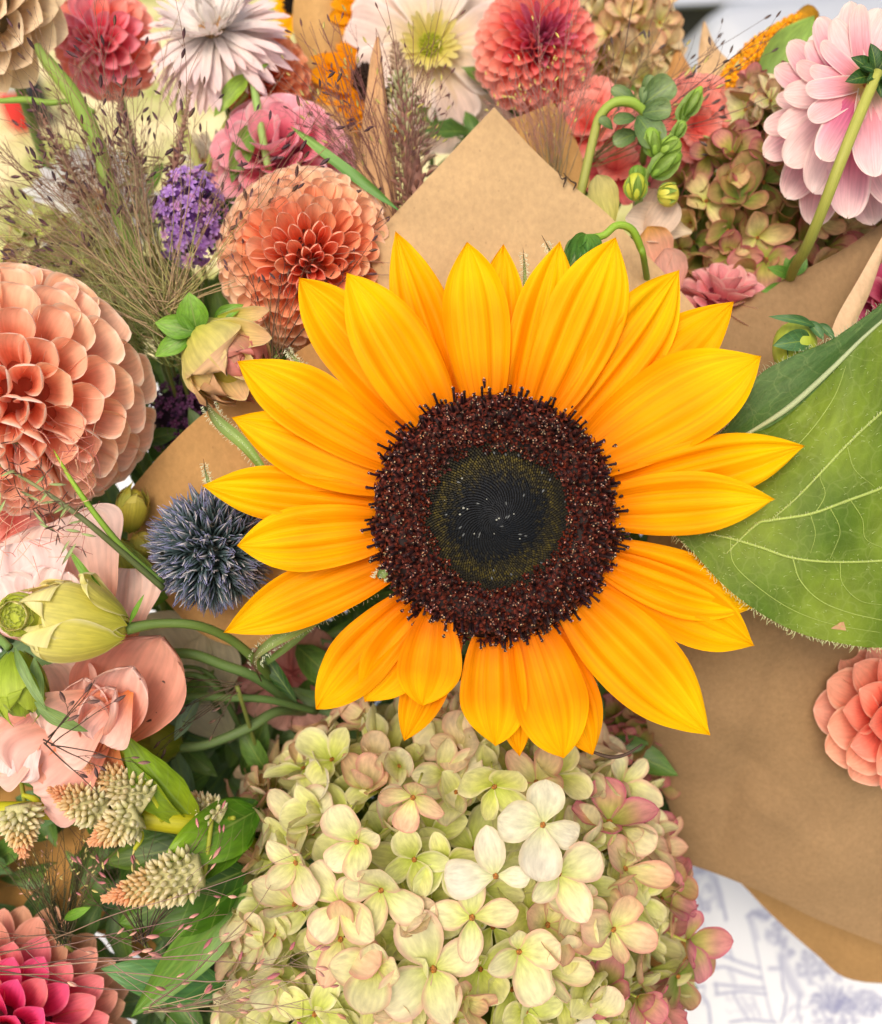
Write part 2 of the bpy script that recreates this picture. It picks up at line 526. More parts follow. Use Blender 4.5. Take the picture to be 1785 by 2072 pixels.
def mat_simple(name, rough=.5, spec=.4, metal=0.0, nscale=60.0, namt=.15, bump=.2, bdist=.0003, coat=0.0, stretch=(1, 1, 1), transl=0.0,
               speck=None, n2=0.0):
    """Col attribute times object colour, broken up by noise in object space"""
    m = bpy.data.materials.new(name)
    m.use_nodes = True
    nt = m.node_tree
    pb = nt.nodes['Principled BSDF']
    out = nt.nodes['Material Output']
    at = N(nt, 'ShaderNodeAttribute', attribute_name='Col')
    oi = N(nt, 'ShaderNodeObjectInfo')
    mul = N(nt, 'ShaderNodeMix', data_type='RGBA', blend_type='MULTIPLY')
    mul.inputs[0].default_value = 1
    nt.links.new(at.outputs['Color'], mul.inputs[6])
    nt.links.new(oi.outputs['Color'], mul.inputs[7])
    tc = N(nt, 'ShaderNodeNewGeometry')
    mp = N(nt, 'ShaderNodeMapping')
    mp.inputs['Scale'].default_value = stretch
    nt.links.new(tc.outputs['Position'], mp.inputs['Vector'])
    n1 = N(nt, 'ShaderNodeTexNoise')
    n1.inputs['Scale'].default_value = nscale
    n1.inputs['Detail'].default_value = 6
    n1.inputs['Roughness'].default_value = .65
    nt.links.new(mp.outputs[0], n1.inputs['Vector'])
    r1 = N(nt, 'ShaderNodeMapRange')
    r1.inputs['From Min'].default_value = .25
    r1.inputs['From Max'].default_value = .75
    r1.inputs['To Min'].default_value = 1 - namt
    r1.inputs['To Max'].default_value = 1 + namt * .7
    nt.links.new(n1.outputs[0], r1.inputs[0])
    sc = N(nt, 'ShaderNodeVectorMath', operation='SCALE')
    nt.links.new(mul.outputs[2], sc.inputs[0])
    nt.links.new(r1.outputs[0], sc.inputs['Scale'])
    col = sc.outputs[0]
    if n2:
        n3 = N(nt, 'ShaderNodeTexNoise')
        n3.inputs['Scale'].default_value = nscale * .08
        n3.inputs['Detail'].default_value = 3
        nt.links.new(tc.outputs['Position'], n3.inputs['Vector'])
        r3 = N(nt, 'ShaderNodeMapRange')
        r3.inputs['From Min'].default_value = .3
        r3.inputs['From Max'].default_value = .7
        r3.inputs['To Min'].default_value = 1 - n2
        r3.inputs['To Max'].default_value = 1 + n2 * .5
        nt.links.new(n3.outputs[0], r3.inputs[0])
        s3 = N(nt, 'ShaderNodeVectorMath', operation='SCALE')
        nt.links.new(col, s3.inputs[0])
        nt.links.new(r3.outputs[0], s3.inputs['Scale'])
        col = s3.outputs[0]
    if speck:
        vo = N(nt, 'ShaderNodeTexVoronoi')
        vo.inputs['Scale'].default_value = speck[0]
        nt.links.new(mp.outputs[0], vo.inputs['Vector'])
        rr = N(nt, 'ShaderNodeMapRange')
        rr.inputs['From Min'].default_value = speck[1]
        rr.inputs['From Max'].default_value = speck[1] + .05
        rr.inputs['To Min'].default_value = speck[2]
        rr.inputs['To Max'].default_value = 1
        nt.links.new(vo.outputs['Distance'], rr.inputs[0])
        s2 = N(nt, 'ShaderNodeVectorMath', operation='SCALE')
        nt.links.new(col, s2.inputs[0])
        nt.links.new(rr.outputs[0], s2.inputs['Scale'])
        col = s2.outputs[0]
    nt.links.new(col, pb.inputs['Base Color'])
    pb.inputs['Roughness'].default_value = rough
    pb.inputs['Specular IOR Level'].default_value = spec
    pb.inputs['Metallic'].default_value = metal
    pb.inputs['Coat Weight'].default_value = coat
    if bump:
        bp = N(nt, 'ShaderNodeBump')
        bp.inputs['Strength'].default_value = bump
        bp.inputs['Distance'].default_value = bdist
        nt.links.new(n1.outputs[0], bp.inputs['Height'])
        nt.links.new(bp.outputs[0], pb.inputs['Normal'])
    if transl:
        tr = N(nt, 'ShaderNodeBsdfTranslucent')
        nt.links.new(col, tr.inputs[0])
        mi = N(nt, 'ShaderNodeMixShader')
        mi.inputs[0].default_value = transl
        nt.links.new(pb.outputs[0], mi.inputs[1])
        nt.links.new(tr.outputs[0], mi.inputs[2])
        nt.links.new(mi.outputs[0], out.inputs[0])
    return m


M_SUN = mat_petal('sunflower petal', vein=.13, freq=15, along=.7, transl=.28, rough=.62, mott=.05, bump=.5, mscale=5, spec=.12, tcol=(1, .85, .4))
M_PET = mat_petal('soft petal', vein=.12, freq=11, along=1.0, transl=.30, rough=.55, mott=.08, bump=.3, sheen=.1)
M_DAH = mat_petal('dahlia petal', vein=.09, freq=9, along=1.0, transl=.27, rough=.6, mott=.06, bump=.25)
M_HYD = mat_petal('hydrangea petal', vein=.055, freq=6, along=2.5, transl=.30, rough=.6, mott=.14, bump=.35, mscale=4)
M_LEAF = mat_petal('leaf', vein=.12, freq=8, along=6, transl=.22, rough=.42, mott=.18, bump=.5, spec=.45, leaf=.55, mscale=6,
                   veinc=(.20, .30, .05))
M_GRN = mat_petal('green stem', vein=.07, freq=5, along=.4, transl=0.0, rough=.5, mott=.06, bump=.4, spec=.35)
M_DARK = mat_simple('floret', rough=.6, spec=.22, nscale=900, namt=.35, bump=.3, bdist=.0001)
M_GRASS = mat_simple('dry grass', rough=.6, nscale=300, namt=.2, bump=0)
M_KRAFT = mat_simple('kraft paper', rough=.85, spec=.15, nscale=620, namt=.16, bump=.5, bdist=.00012, stretch=(1, .55, 1), transl=.12,
                     speck=(260, .05, .82), n2=.09)
# ---------------------------------------------------------------- the sunflower
rnd = random.Random(7)
SC0 = Vector(P(1003, 1045, 0))
sunflower = thing('sunflower', 'large open sunflower with golden petals and dark brown centre, facing the camera', 'sunflower', SC0)
PET = [  # tip u, v, width, layer height, side bend, lower petal (shade put into its colour)
    (800, 469, 132, -26, .05, 0), (945, 490, 137, 22, .0, 0), (1019, 495, 104, -24, .0, 0), (1133, 488, 140, 0, -.04, 0),
    (1246, 481, 166, 26, -.05, 0), (1375, 546, 158, 6, -.03, 0), (1485, 610, 160, -26, .0, 0), (1540, 721, 190, 22, .05, 0),
    (1628, 902, 132, 4, .0, 0), (1568, 1010, 134, 40, .05, 0), (1531, 1228, 142, -6, -.06, 0), (1527, 1307, 142, -26, .02, 0),
    (1436, 1487, 176, 10, -.03, 0), (1200, 1527, 116, -24, .03, 1), (1140, 1534, 150, 22, .06, 1), (1051, 1530, 96, -26, .0, 1),
    (1002, 1509, 138, 12, -.03, 1), (855, 1428, 128, 38, -.02, 1), (818, 1500, 96, -22, .0, 1), (738, 1420, 128, 16, -.05, 1),
    (641, 1434, 126, -4, -.05, 1), (453, 1280, 132, -20, -.05, 0), (480, 1104, 140, 22, .03, 0), (409, 982, 118, -14, .03, 0),
    (469, 845, 152, 20, .02, 0), (480, 731, 146, -8, .05, 0), (605, 562, 150, -22, -.03, 0), (701, 552, 160, 16, .02, 0)]
for i, (tu, tv, wd, lay, sd, low) in enumerate(PET):
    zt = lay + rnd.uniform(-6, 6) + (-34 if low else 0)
    zt = {(1628, 902): 74, (1568, 1010): 92, (1531, 1228): -16, (1527, 1307): -34, (1540, 721): 50}.get((tu, tv), zt)
    tip = Vector(P(tu, tv, zt))
    d = tip - SC0
    d.z = 0
    d.normalize()
    r0 = 205 if not low else 220
    if (tu, tv) == (855, 1428):
        d = (Vector(P(855, 1428, 0)) - Vector(P(885, 1180, 0))).normalized()
        base = Vector(P(882, 1235, 18))
    else:
        base = SC0 + d * (r0 - 14) + Vector((0, 0, lay * .4 - 26))
    ln = (tip - base).length
    lobe = .03 * rnd.uniform(-1, 1)
    warm = rnd.uniform(0, 1)
    cb, cm, ct = ('#e87c00', '#f89c00', '#ffb800') if low else ('#f08a00', '#ffac00', '#ffc400')  # deeper orange on the lower petals paints in their shade
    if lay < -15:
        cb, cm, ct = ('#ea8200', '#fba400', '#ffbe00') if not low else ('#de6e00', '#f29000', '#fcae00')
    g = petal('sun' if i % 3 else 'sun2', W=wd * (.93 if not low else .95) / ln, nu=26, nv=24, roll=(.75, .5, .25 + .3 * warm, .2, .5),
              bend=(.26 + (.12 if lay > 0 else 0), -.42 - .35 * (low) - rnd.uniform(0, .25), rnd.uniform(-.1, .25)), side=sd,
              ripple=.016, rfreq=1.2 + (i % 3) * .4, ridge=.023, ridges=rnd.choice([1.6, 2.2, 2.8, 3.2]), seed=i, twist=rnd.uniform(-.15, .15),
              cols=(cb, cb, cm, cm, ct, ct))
    v = g[0].copy()
    # finer crease lines towards the tip
    S, T = g[3][:, 0], g[3][:, 1]
    v[:, 2] += .0042 * np.cos(S * 20 + i + .8 * np.sin(T * 5 + i)) * np.sin(np.pi * T) + .004 * np.sin(T * 17 + S * 4 + i) * np.abs(S) ** 2 - .010 * np.exp(-((S - lobe * 5) / .10) ** 2) * T
    # keep the true tip exactly on the anchor
    m0 = v[26 * 25 + 12]
    v = v / np.linalg.norm(m0)
    a0 = Vector(m0 / np.linalg.norm(m0))
    rot = a0.rotation_difference(Vector((0, 1, 0))).to_matrix()
    v = v @ np.array(rot).T
    part('petal', mesh_of((v, g[1], g[2], g[3]), 'sunflower_petal', M_SUN), sunflower, anchor(base, tip, (rnd.uniform(-.14, .14), rnd.uniform(-.14, .14), 1), 1.03))

# back of the head: receptacle, bracts
b = MB()
b.addm(blob(235, 42, 235, 8, 28, '#4a6a22'), frame((0, 0, 1), (0, 1, 0), SC0 + Vector((0, 0, -52))))
part('receptacle', b.mesh('receptacle', M_GRN), sunflower)
stem_pts = [SC0 + Vector((0, 0, -70)), SC0 + Vector((0, -40, -260)), SC0 + DOWN * 900 + Vector((0, 60, -60)), SC0 + DOWN * 1900 + Vector((-20, 260, 60))]
part('stem', mesh_of(tube(stem_pts, [34, 26, 28, 30], 12, 24, '#6f8f35'), 'sunflower_stem', M_GRN), sunflower)


def hair_fringe(mb, pts, nrm, length, n, rs, col='#e4e6b8', r=1.1, curl=.6):
    c = csamp(pts, n)
    for k in range(n):
        p = V3(c[k]) + Vector((rs.uniform(-2, 2), rs.uniform(-2, 2), rs.uniform(-1, 3)))
        d = (Vector(nrm) + Vector((rs.uniform(-.6, .6), rs.uniform(-.6, .6), rs.uniform(-.3, .7)))).normalized() * length * rs.uniform(.5, 1.2)
        sidev = Vector((rs.uniform(-1, 1), rs.uniform(-1, 1), rs.uniform(-1, 1))) * length * curl * .5
        mb.addm(tube([p, p + d * .55 + sidev * .15, p + d * .85 + sidev], [r, r * .8, r * .25], 3, 4, col, cap=False))


def bract(pts, w, label=None):
    g = petal('lance', W=.22, nu=16, nv=4, roll=(.9, .9, 1.2), bend=(0, 0, 0), cols=('#6d8f3c', '#86a255', '#7c8f52', '#6a4a38'))
    c = csamp(pts, 17)
    tg = np.gradient(c, axis=0)
    tg /= np.linalg.norm(tg, axis=1, keepdims=True)
    nx = np.cross(tg, [0, 0, 1.0])
    nx /= np.linalg.norm(nx, axis=1, keepdims=True)
    idx = np.arange(17).repeat(5)
    v = c[idx] + nx[idx] * (g[0][:, 0:1] / .11 * w / 2) + np.array([0, 0, 1.0]) * (np.abs(g[3][:, 0:1]) ** 2 * w * .35)
    o = part('bract', mesh_of((v, g[1], g[2], g[3]), 'bract', M_GRN), sunflower)
    hb = MB()
    rs = random.Random(int(w * 7))
    side = V3(nx[8])
    hair_fringe(hb, (c + nx * w * .4)[:15], side, 9, 60, rs, '#dfe6c4', .7)
    hair_fringe(hb, (c - nx * w * .4)[:15], -side, 9, 60, rs, '#dfe6c4', .7)
    hair_fringe(hb, c[:15], (0, 0, 1), 7, 40, rs, '#dfe6c4', .6)
    part('hair', hb.mesh('bract_hair', M_GRASS), o, kind='stuff')


bract([P(560, 985, -50), P(500, 905, -55), P(450, 860, -55), P(428, 832, -52), P(418, 806, -45)], 30)
bract([P(760, 1190, -50), P(660, 1243, -55), P(585, 1280, -62), P(540, 1308, -66), P(517, 1336, -66), P(530, 1378, -66)], 30)
bract([P(1180, 1230, -20), P(1200, 1330, -50), P(1178, 1400, -70), P(1184, 1450, -70)], 46)
bract([P(1062, 640, -50), P(1062, 560, -50), P(1058, 500, -46)], 9)
bract([P(1180, 620, -50), P(1130, 540, -50), P(1096, 476, -44)], 10)
bract([P(470, 1010, -50), P(430, 985, -46), P(418, 960, -44), P(412, 928, -42)], 9)
bract([P(640, 760, -50), P(600, 730, -50), P(575, 700, -46)], 10)
bract([P(800, 1120, -10), P(745, 1050, -12), P(728, 1042, -12)], 30)
bract([P(1120, 960, -10), P(1180, 880, -12), P(1190, 855, -12)], 26)
bract([P(820, 1110, -10), P(775, 1160, -8), P(768, 1172, -8)], 26)

# disc: phyllotaxis
RD = 250.0


def disc_h(r):
    q = r / RD
    return 26 + 20 * np.exp(-((q - .78) / .22) ** 2) - 10 * np.exp(-(q / .28) ** 2) - 26 * max(0, q - .88) / .12


mb = MB()
pr = []
for r in np.linspace(0.5, RD * .985, 26):
    pr.append((r, disc_h(r) - 6))
vv = [(r * math.cos(a), r * math.sin(a), h) for r, h in pr for a in np.linspace(0, 2 * math.pi, 48, endpoint=False)]
ff = [(i * 48 + j, i * 48 + (j + 1) % 48, (i + 1) * 48 + (j + 1) % 48, (i + 1) * 48 + j) for i in range(25) for j in range(48)]
cl = []
for r, h in pr:
    cl += [hx('#060605') if r < 95 else hx('#0d0a04') if r < 145 else hx('#1a0705')] * 48
mb.add(np.array(vv) + np.array(SC0), ff, np.array(cl))
part('disc', mb.mesh('disc', M_DARK), sunflower)

# inner unopened florets: small scales leaning to the middle
mb = MB()
rs = random.Random(3)
GA = math.pi * (3 - math.sqrt(5))


def cone5(h, r, k=5, lean=0.0, col=None, tipc=None):
    v = [(r * math.cos(6.283 * j / k), r * math.sin(6.283 * j / k), 0) for j in range(k)]
    v += [(r * .75 * math.cos(6.283 * j / k), r * .75 * math.sin(6.283 * j / k) + lean * .5, h * .6) for j in range(k)] + [(0, lean, h)]
    f = [(j, (j + 1) % k, k + (j + 1) % k, k + j) for j in range(k)] + [(k + j, k + (j + 1) % k, 2 * k) for j in range(k)]
    c = np.vstack([np.tile(col, (k, 1)), np.tile(col, (k, 1)), [tipc if tipc is not None else col]])
    return np.array(v), f, c, np.zeros((len(v), 3))


def scale5(L, w, h, base, tip):
    """one tight bud scale: a ridged kite lying along +Y"""
    v = np.array([(0, 0, 0), (-w, L * .45, -h * .3), (0, L * .5, h), (w, L * .45, -h * .3), (0, L, h * .25)])
    return v, [(0, 2, 1), (0, 3, 2), (1, 2, 4), (2, 3, 4)], np.vstack([base * .6, base, tip, base, tip * .8]), np.zeros((5, 3))


CEN = Vector((1.0, -10.0, 0))
for i in range(2600):
    q = math.sqrt((i + .5) / 2600)
    r = 152 * q
    a = i * GA
    p = SC0 + Vector((r * math.cos(a), r * math.sin(a), disc_h(r) - 5)) + CEN * (1 - q)
    ol = min(1, max(0, (q - .56 - .05 * math.sin(2 * a + 1) + rs.uniform(-.12, .12)) / .26)) * (.15 + .75 * rs.random())
    if q > .86: ol *= .35
    base = hx('#050607') * (1 - ol) + hx('#2c240c') * ol
    tip = hx('#1c2026') * (1 - ol) + hx('#6c602a') * ol
    if rs.random() < (.02 if q < .55 else .008):
        tip = hx('#787c7c')
    sw = a + math.pi + .55 * (1 - q * .4)
    d = Vector((math.cos(sw), math.sin(sw), .30 + .55 * q + rs.uniform(-.1, .15)))
    mb.addm(scale5((14 - 4 * q) * rs.uniform(.8, 1.2), 2.0 + 1.1 * q, 2.0, base, tip), frame(d, (0, 0, 1), p))
for (uu, vv_, s_) in ((938, 1028, 8), (931, 1041, 7), (1005, 1052, 6), (1010, 1049, 6), (935, 968, 7), (900, 1012, 5), (960, 1080, 5),
                      (1052, 1090, 5), (946, 1030, 6), (1000, 1080, 4), (985, 1010, 4), (1040, 1040, 5)):
    mb.addm(blob(s_ * .36, s_ * .3, s_ * .34, 4, 6, '#a8a89c', lump=.3, seed=int(uu)), Matrix.Translation(P(uu, vv_, 24)))
part('inner_florets', mb.mesh('inner_florets', M_DARK), sunflower, kind='stuff')


# outer open florets: five pointed lobes and a dark anther tube with a pale stigma
def floret_geo(seed, open_=1.0):
    r_ = random.Random(seed)
    b = MB()
    for k in range(5):
        a = k * 1.2566 + r_.uniform(-.2, .2)
        d = Vector((math.cos(a), math.sin(a), .5 + (1 - open_) * 1.2)).normalized()
        g = petal('lance', W=.52, nu=3, nv=2, roll=(.4, .4), bend=(0.2, -.6, 0), cols=('#160605', '#3a0e09', '#702a16'))
        b.addm(g, frame(d, Vector((-math.cos(a), -math.sin(a), 1.2)), Vector((0, 0, 2)), 13))
    L = r_.uniform(17, 34) * (0.55 + .45 * open_)
    tx, ty = r_.uniform(-.12, .12), r_.uniform(-.12, .12)
    pts = [Vector((0, 0, 0)), Vector((tx * L * .5, ty * L * .5, L * .5)), Vector((tx * L, ty * L, L))]
    b.addm(tube(pts, [2.6, 2.3, 2.6], 6, 4, cols=['#160a0a', '#30181a', '#1c0d10']))
    b.addm(blob(3.4, 2.8, 3.4, 3, 6, '#2c1a1c', lump=.2, seed=seed), frame((0, 0, 1), (0, 1, 0), pts[-1] + Vector((0, 0, 1))))
    if r_.random() < .7:
        for _ in range(3):
            q = pts[-1] + Vector((r_.uniform(-3, 3), r_.uniform(-3, 3), r_.uniform(-1, 3)))
            b.addm(blob(1.3, 1.7, 1.3, 3, 5, r_.choice(['#b88468', '#8c5844', '#b89880'])), Matrix.Translation(q))
    return b.geo()


fl_geo = [floret_geo(k, 1.0) for k in range(8)] + [floret_geo(20 + k, .35) for k in range(4)]
fl_mesh = [mesh_of(g, 'disc_floret', M_DARK) for g in fl_geo]
pts = []
nt_out = 720
for i in range(nt_out):
    r = math.sqrt(138 ** 2 + (RD * 1.0) ** 2 * (1 - (138 / RD) ** 2) * (i + .5) / nt_out)
    a = i * GA * 1.0 + 1.7
    pts.append((r, a))
pts.sort(key=lambda q: -q[0])
mb = MB()
for i, (r, a) in enumerate(pts):
    q = max(0, (r - 138) / (RD - 138))
    r2 = r + rs.uniform(-6, 6) + 5 * math.sin(a * 3 + 1)
    a += rs.uniform(-.02, .02)
    d = Vector((math.cos(a), math.sin(a), 0))
    p = SC0 + d * r2 + Vector((0, 0, disc_h(r2) - 6))
    lean = -.15 + 1.25 * q ** 2.2 + rs.uniform(-.35, .4)
    ax = (Vector((0, 0, 1)) + d * lean + Vector((rs.uniform(-.2, .2), rs.uniform(-.2, .2), 0))).normalized()
    xx = ax.orthogonal().normalized()
    ang = rs.uniform(0, 6.28)
    xx = xx * math.cos(ang) + ax.cross(xx) * math.sin(ang)
    yy = ax.cross(xx)
    s = 1.0 + rs.uniform(-.12, .25)
    m = Matrix((xx * s, yy * s, ax * s)).transposed().to_4x4()
    m.translation = p
    k = rs.randrange(8) if q > rs.uniform(.0, .3) else 8 + rs.randrange(4)
    if i < 300:
        if q > .8 and rs.random() < .35:
            m = m @ Matrix.Scale(.55, 4, Vector((0, 0, 1)))
        k_ = rs.uniform(.55, 1.5)
        part('disc_floret', fl_mesh[k], sunflower, m, color=(k_, k_ * rs.uniform(.85, 1.3), k_ * rs.uniform(.8, 1.4)))
    else:
        k_ = rs.uniform(.5, 1.3)
        mb.addm(fl_geo[k], m, (k_, k_ * rs.uniform(.85, 1.2), k_))
part('crowded_florets', mb.mesh('crowded_florets', M_DARK), sunflower, kind='stuff')

# the big leaf on the same stem
M_SLEAF = mat_petal('sunflower leaf', vein=.10, freq=20, along=18, transl=.22, rough=.6, mott=.12, bump=.5, mscale=9, sheen=.08, net=.12)
low = [P(1340, 1060, 0), P(1395, 1110, 10), P(1460, 1180, 18), P(1530, 1235, 26), P(1610, 1278, 34), P(1700, 1302, 38), P(1800, 1310, 34), P(1920, 1280, 20), P(2050, 1190, 0), P(2150, 1060, -20), P(2190, 940, -40)]
mid = [P(1400, 935, -50), P(1490, 888, -34), P(1560, 862, -10), P(1640, 800, 20), P(1715, 720, 52), P(1775, 655, 50), P(1850, 580, 40), P(1950, 560, 20), P(2060, 640, 0), P(2150, 780, -20), P(2190, 938, -40)]
upp = [P(1420, 900, -60), P(1475, 858, -45), P(1530, 765, -32), P(1600, 722, -10), P(1672, 692, 6), P(1730, 655, 16), P(1800, 600, 20), P(1900, 500, 0), P(2000, 500, -10), P(2120, 680, -30), P(2192, 936, -42)]
g1 = coons(low, mid, nu=84, nv=44, bulge=12, rough=3.0, rscale=2.2, seed=5)
def leafcol(g, a, bcol, c3):
    n = np.sin(g[0][:, 0] * .021 + 1) * np.sin(g[0][:, 1] * .017 + 2) * .5 + .5
    k = n[:, None]
    return g[0], g[1], hx(a) * (1 - k) + hx(bcol) * k, g[3]
g1 = leafcol(g1, '#4c6a10', '#7c9228', None)
# pucker between the veins
v = g1[0].copy()
v[:, 2] += 3.0 * np.sin(g1[3][:, 0] * 13 + 3 * g1[3][:, 1]) * np.sin(g1[3][:, 1] * 16) 
leaf = part('leaf', mesh_of((v, g1[1], g1[2], g1[3]), 'big_leaf', M_SLEAF), sunflower, label='large hairy heart shaped green leaf right of the flower')
g2 = leafcol(coons(mid, upp, nu=50, nv=14, bulge=-14, rough=3, rscale=3, seed=8), '#42662a', '#5d7c44', None)
part('folded_edge', mesh_of(g2, 'folded_edge', M_SLEAF), leaf, label='grey green folded over edge of the leaf')


def on_leaf(u, v, dz=3.0):
    """point on the leaf surface seen at u,v"""
    best = None
    q = g1v
    s = (DC - q[:, 2]) / DC
    uu = q[:, 0] / s + 892.5
    vv = 1036 - q[:, 1] / s
    d = (uu - u) ** 2 + (vv - v) ** 2
    k = np.argsort(d)[:4]
    wgt = 1 / (d[k] + 4)
    z = float((q[k, 2] * wgt).sum() / wgt.sum())
    return P(u, v, z + dz)


g1v = v
VE = '#a4b85c'
veins = [([(1480, 893), (1530, 868), (1600, 822), (1680, 750), (1740, 690), (1790, 645)], [3, 9, 13, 11, 8, 6], '#a9b688'),
         ([(1470, 1120), (1530, 1062), (1560, 1053), (1640, 1040), (1710, 1015), (1790, 985), (1860, 950)], [2, 6, 6.5, 6, 6, 6, 6], VE),
         ([(1562, 1052), (1620, 1000), (1700, 915), (1745, 870), (1790, 830)], [2, 4, 5, 5, 5], VE),
         ([(1440, 1082), (1480, 1090), (1540, 1108), (1600, 1128), (1680, 1137), (1790, 1134), (1870, 1120)], [2, 5, 6, 5.5, 5, 5, 5], VE),
         ([(1604, 1128), (1620, 1175), (1660, 1215), (1720, 1240), (1800, 1258)], [2.6, 2.4, 2, 1.8, 1.5], VE),
         ([(1478, 1092), (1485, 1140), (1530, 1185), (1600, 1232), (1680, 1262), (1780, 1280)], [2, 1.8, 1.6, 1.5, 1.2, 1], VE),
         ([(1575, 940), (1610, 905), (1650, 860), (1690, 800), (1712, 740)], [1, 1.5, 2, 1.8, 1], VE),
         ([(1650, 1038), (1670, 1000), (1660, 960), (1690, 930)], [1.8, 1.4, 1.2, .8], VE),
         ([(1720, 1010), (1745, 1050), (1752, 1090), (1790, 1110)], [1.8, 1.4, 1.2, .8], VE),
         ([(1700, 1138), (1705, 1180), (1740, 1215), (1790, 1225)], [1.8, 1.4, 1.2, .8], VE),
         ([(1640, 1040), (1650, 1080), (1640, 1120)], [1.6, 1.2, .8], VE),
         ([(1680, 1027), (1700, 1075), (1680, 1130)], [1.6, 1.2, .8], VE),
         ([(1715, 905), (1730, 950), (1770, 985)], [1.6, 1.2, .8], VE)]
for pts_, rr, cc in veins:
    q = csamp(pts_, 26)
    part('vein', mesh_of(tube([on_leaf(a_, b_, 1.2) for a_, b_ in q], list(csamp(rr, 26)[:, 0] * .48), 6, 40, cc), 'vein', M_GRN), leaf)
part('petiole', mesh_of(tube([P(2188, 938, -42), P(2280, 980, -120), P(2200, 1200, -420), P(1500, 1500, -700)], [7, 10, 12, 14], 9, 30, '#7c9c3c'), 'petiole', M_GRN), leaf)
rs = random.Random(9)
hb = MB()
hair_fringe(hb, low, (-.35, -1, .1), 11, 230, rs, '#d5dca0', .6, 1.2)
hair_fringe(hb, upp, (-.5, 1, .3), 11, 150, rs, '#c5cda4', .6, 1.0)
for pts_, rr, cc in veins[1:4]:
    hair_fringe(hb, [on_leaf(a_, b_, 3) for a_, b_ in pts_], (-.2, .8, .5), 7, 70, rs, '#dfe6b0', .6, .6)
for _ in range(900):
    k = rs.randrange(len(g1v))
    p = V3(g1v[k]) + Vector((rs.uniform(-5, 5), rs.uniform(-5, 5), 0))
    d = Vector((rs.uniform(-1, 1), rs.uniform(-.2, 1), rs.uniform(.2, .8))) * 6
    hb.addm(tube([p, p + d * .6, p + d + Vector((2, -1, 0))], [.5, .4, .15], 3, 3, '#b9cc84', cap=False))
part('hair', hb.mesh('leaf_hair', M_GRASS), leaf, kind='stuff')
q = coons([on_leaf(1682, 1272, 1.5), on_leaf(1712, 1276, 1.5)], [on_leaf(1698, 1260, 1.5), on_leaf(1708, 1258, 1.5)], nu=5, nv=4, col='#a9825c', rough=1)
part('brown_spot', mesh_of(q, 'brown_spot', M_GRASS), leaf)
# ---------------------------------------------------------------- the setting: ground, table, cloth, car, papers
def wray(u, v):
    d = (RX * ((u - 892.5) / DC) + UPV * ((1036 - v) / DC) + FWD)
    return d


def on_h(u, v, h):
    d = wray(u, v)
    return MI @ (CAM + d * ((h - CAM.z) / d.z))


def PW(u, v, Y):
    d = wray(u, v)
    return MI @ (CAM + d * ((Y - CAM.y) / d.y))


def Wp(x, y, z):
    return MI @ Vector((x, y, z))


TABLE_Z = (M @ P(1600, 1900, -1400)).z
M_GROUND = bpy.data.materials.new('dry lawn')
M_GROUND.use_nodes = True
nt = M_GROUND.node_tree
pb = nt.nodes['Principled BSDF']
tc = N(nt, 'ShaderNodeNewGeometry')
n1 = N(nt, 'ShaderNodeTexNoise'); n1.inputs['Scale'].default_value = 5; n1.inputs['Detail'].default_value = 8; n1.inputs['Roughness'].default_value = .7
n2 = N(nt, 'ShaderNodeTexNoise'); n2.inputs['Scale'].default_value = 60; n2.inputs['Detail'].default_value = 5
nt.links.new(tc.outputs['Position'], n1.inputs['Vector']); nt.links.new(tc.outputs['Position'], n2.inputs['Vector'])
cr = N(nt, 'ShaderNodeValToRGB')
cr.color_ramp.elements[0].position = .42; cr.color_ramp.elements[0].color = (*hx('#9aa052'), 1)
cr.color_ramp.elements[1].position = .56; cr.color_ramp.elements[1].color = (*hx('#ddd0a0'), 1)
nt.links.new(n1.outputs[0], cr.inputs[0])
mx = N(nt, 'ShaderNodeMix', data_type='RGBA', blend_type='OVERLAY'); mx.inputs[0].default_value = .5
nt.links.new(cr.outputs[0], mx.inputs[6]); nt.links.new(n2.outputs[0], mx.inputs[7])
nt.links.new(mx.outputs[2], pb.inputs['Base Color'])
pb.inputs['Roughness'].default_value = .95

b = MB()
gx = np.linspace(-1, 1, 41) ** 3 * 60
vv = [tuple(Wp(x, y + 3, 0.0)) for x in gx for y in gx]
b.add(vv, grid_faces(40, 40))
o = part('ground', b.mesh('ground', M_GROUND), None)
o['kind'] = 'structure'
rs = random.Random(5)
b = MB()
for k in range(5200):
    x = rs.uniform(-2.0, -.2) if k % 5 else rs.uniform(-.2, 1.6)
    y = rs.uniform(.9, 3.6)
    h = rs.uniform(.012, .035) / U
    p = Wp(x, y, 0)
    up = Wp(x, y, .1) - p
    up.normalize()
    l = Vector((rs.uniform(-.7, .7), rs.uniform(-.5, .5), rs.uniform(-.5, .5))) * h
    sd = Vector((rs.uniform(-1, 1), rs.uniform(-.3, .3), rs.uniform(-1, 1))).normalized() * 14
    c = hx(rs.choice(['#d9cf98', '#c9c07c', '#9aa850', '#e3dab0', '#b9b468']))
    b.add([p - sd, p + sd, p + up * h * .6 + l * .4 + sd * .6, p + up * h + l], [(0, 1, 2), (0, 2, 3)], c)
o = part('grass', b.mesh('grass', M_GRASS), None, kind='stuff')
tag(o, 'pale sunlit dry grass growing on the ground behind the flowers', 'grass')

# table with toile cloth
def wbox(b, x0, x1, y0, y1, z0, z1, col, tilt=0):
    c = [(x, y, z) for z in (z0, z1) for y in (y0, y1) for x in (x0, x1)]
    b.add([tuple(Wp(*q)) for q in c], [(0, 2, 3, 1), (4, 5, 7, 6), (0, 1, 5, 4), (2, 6, 7, 3), (0, 4, 6, 2), (1, 3, 7, 5)],
          hx(col) if isinstance(col, str) else col)


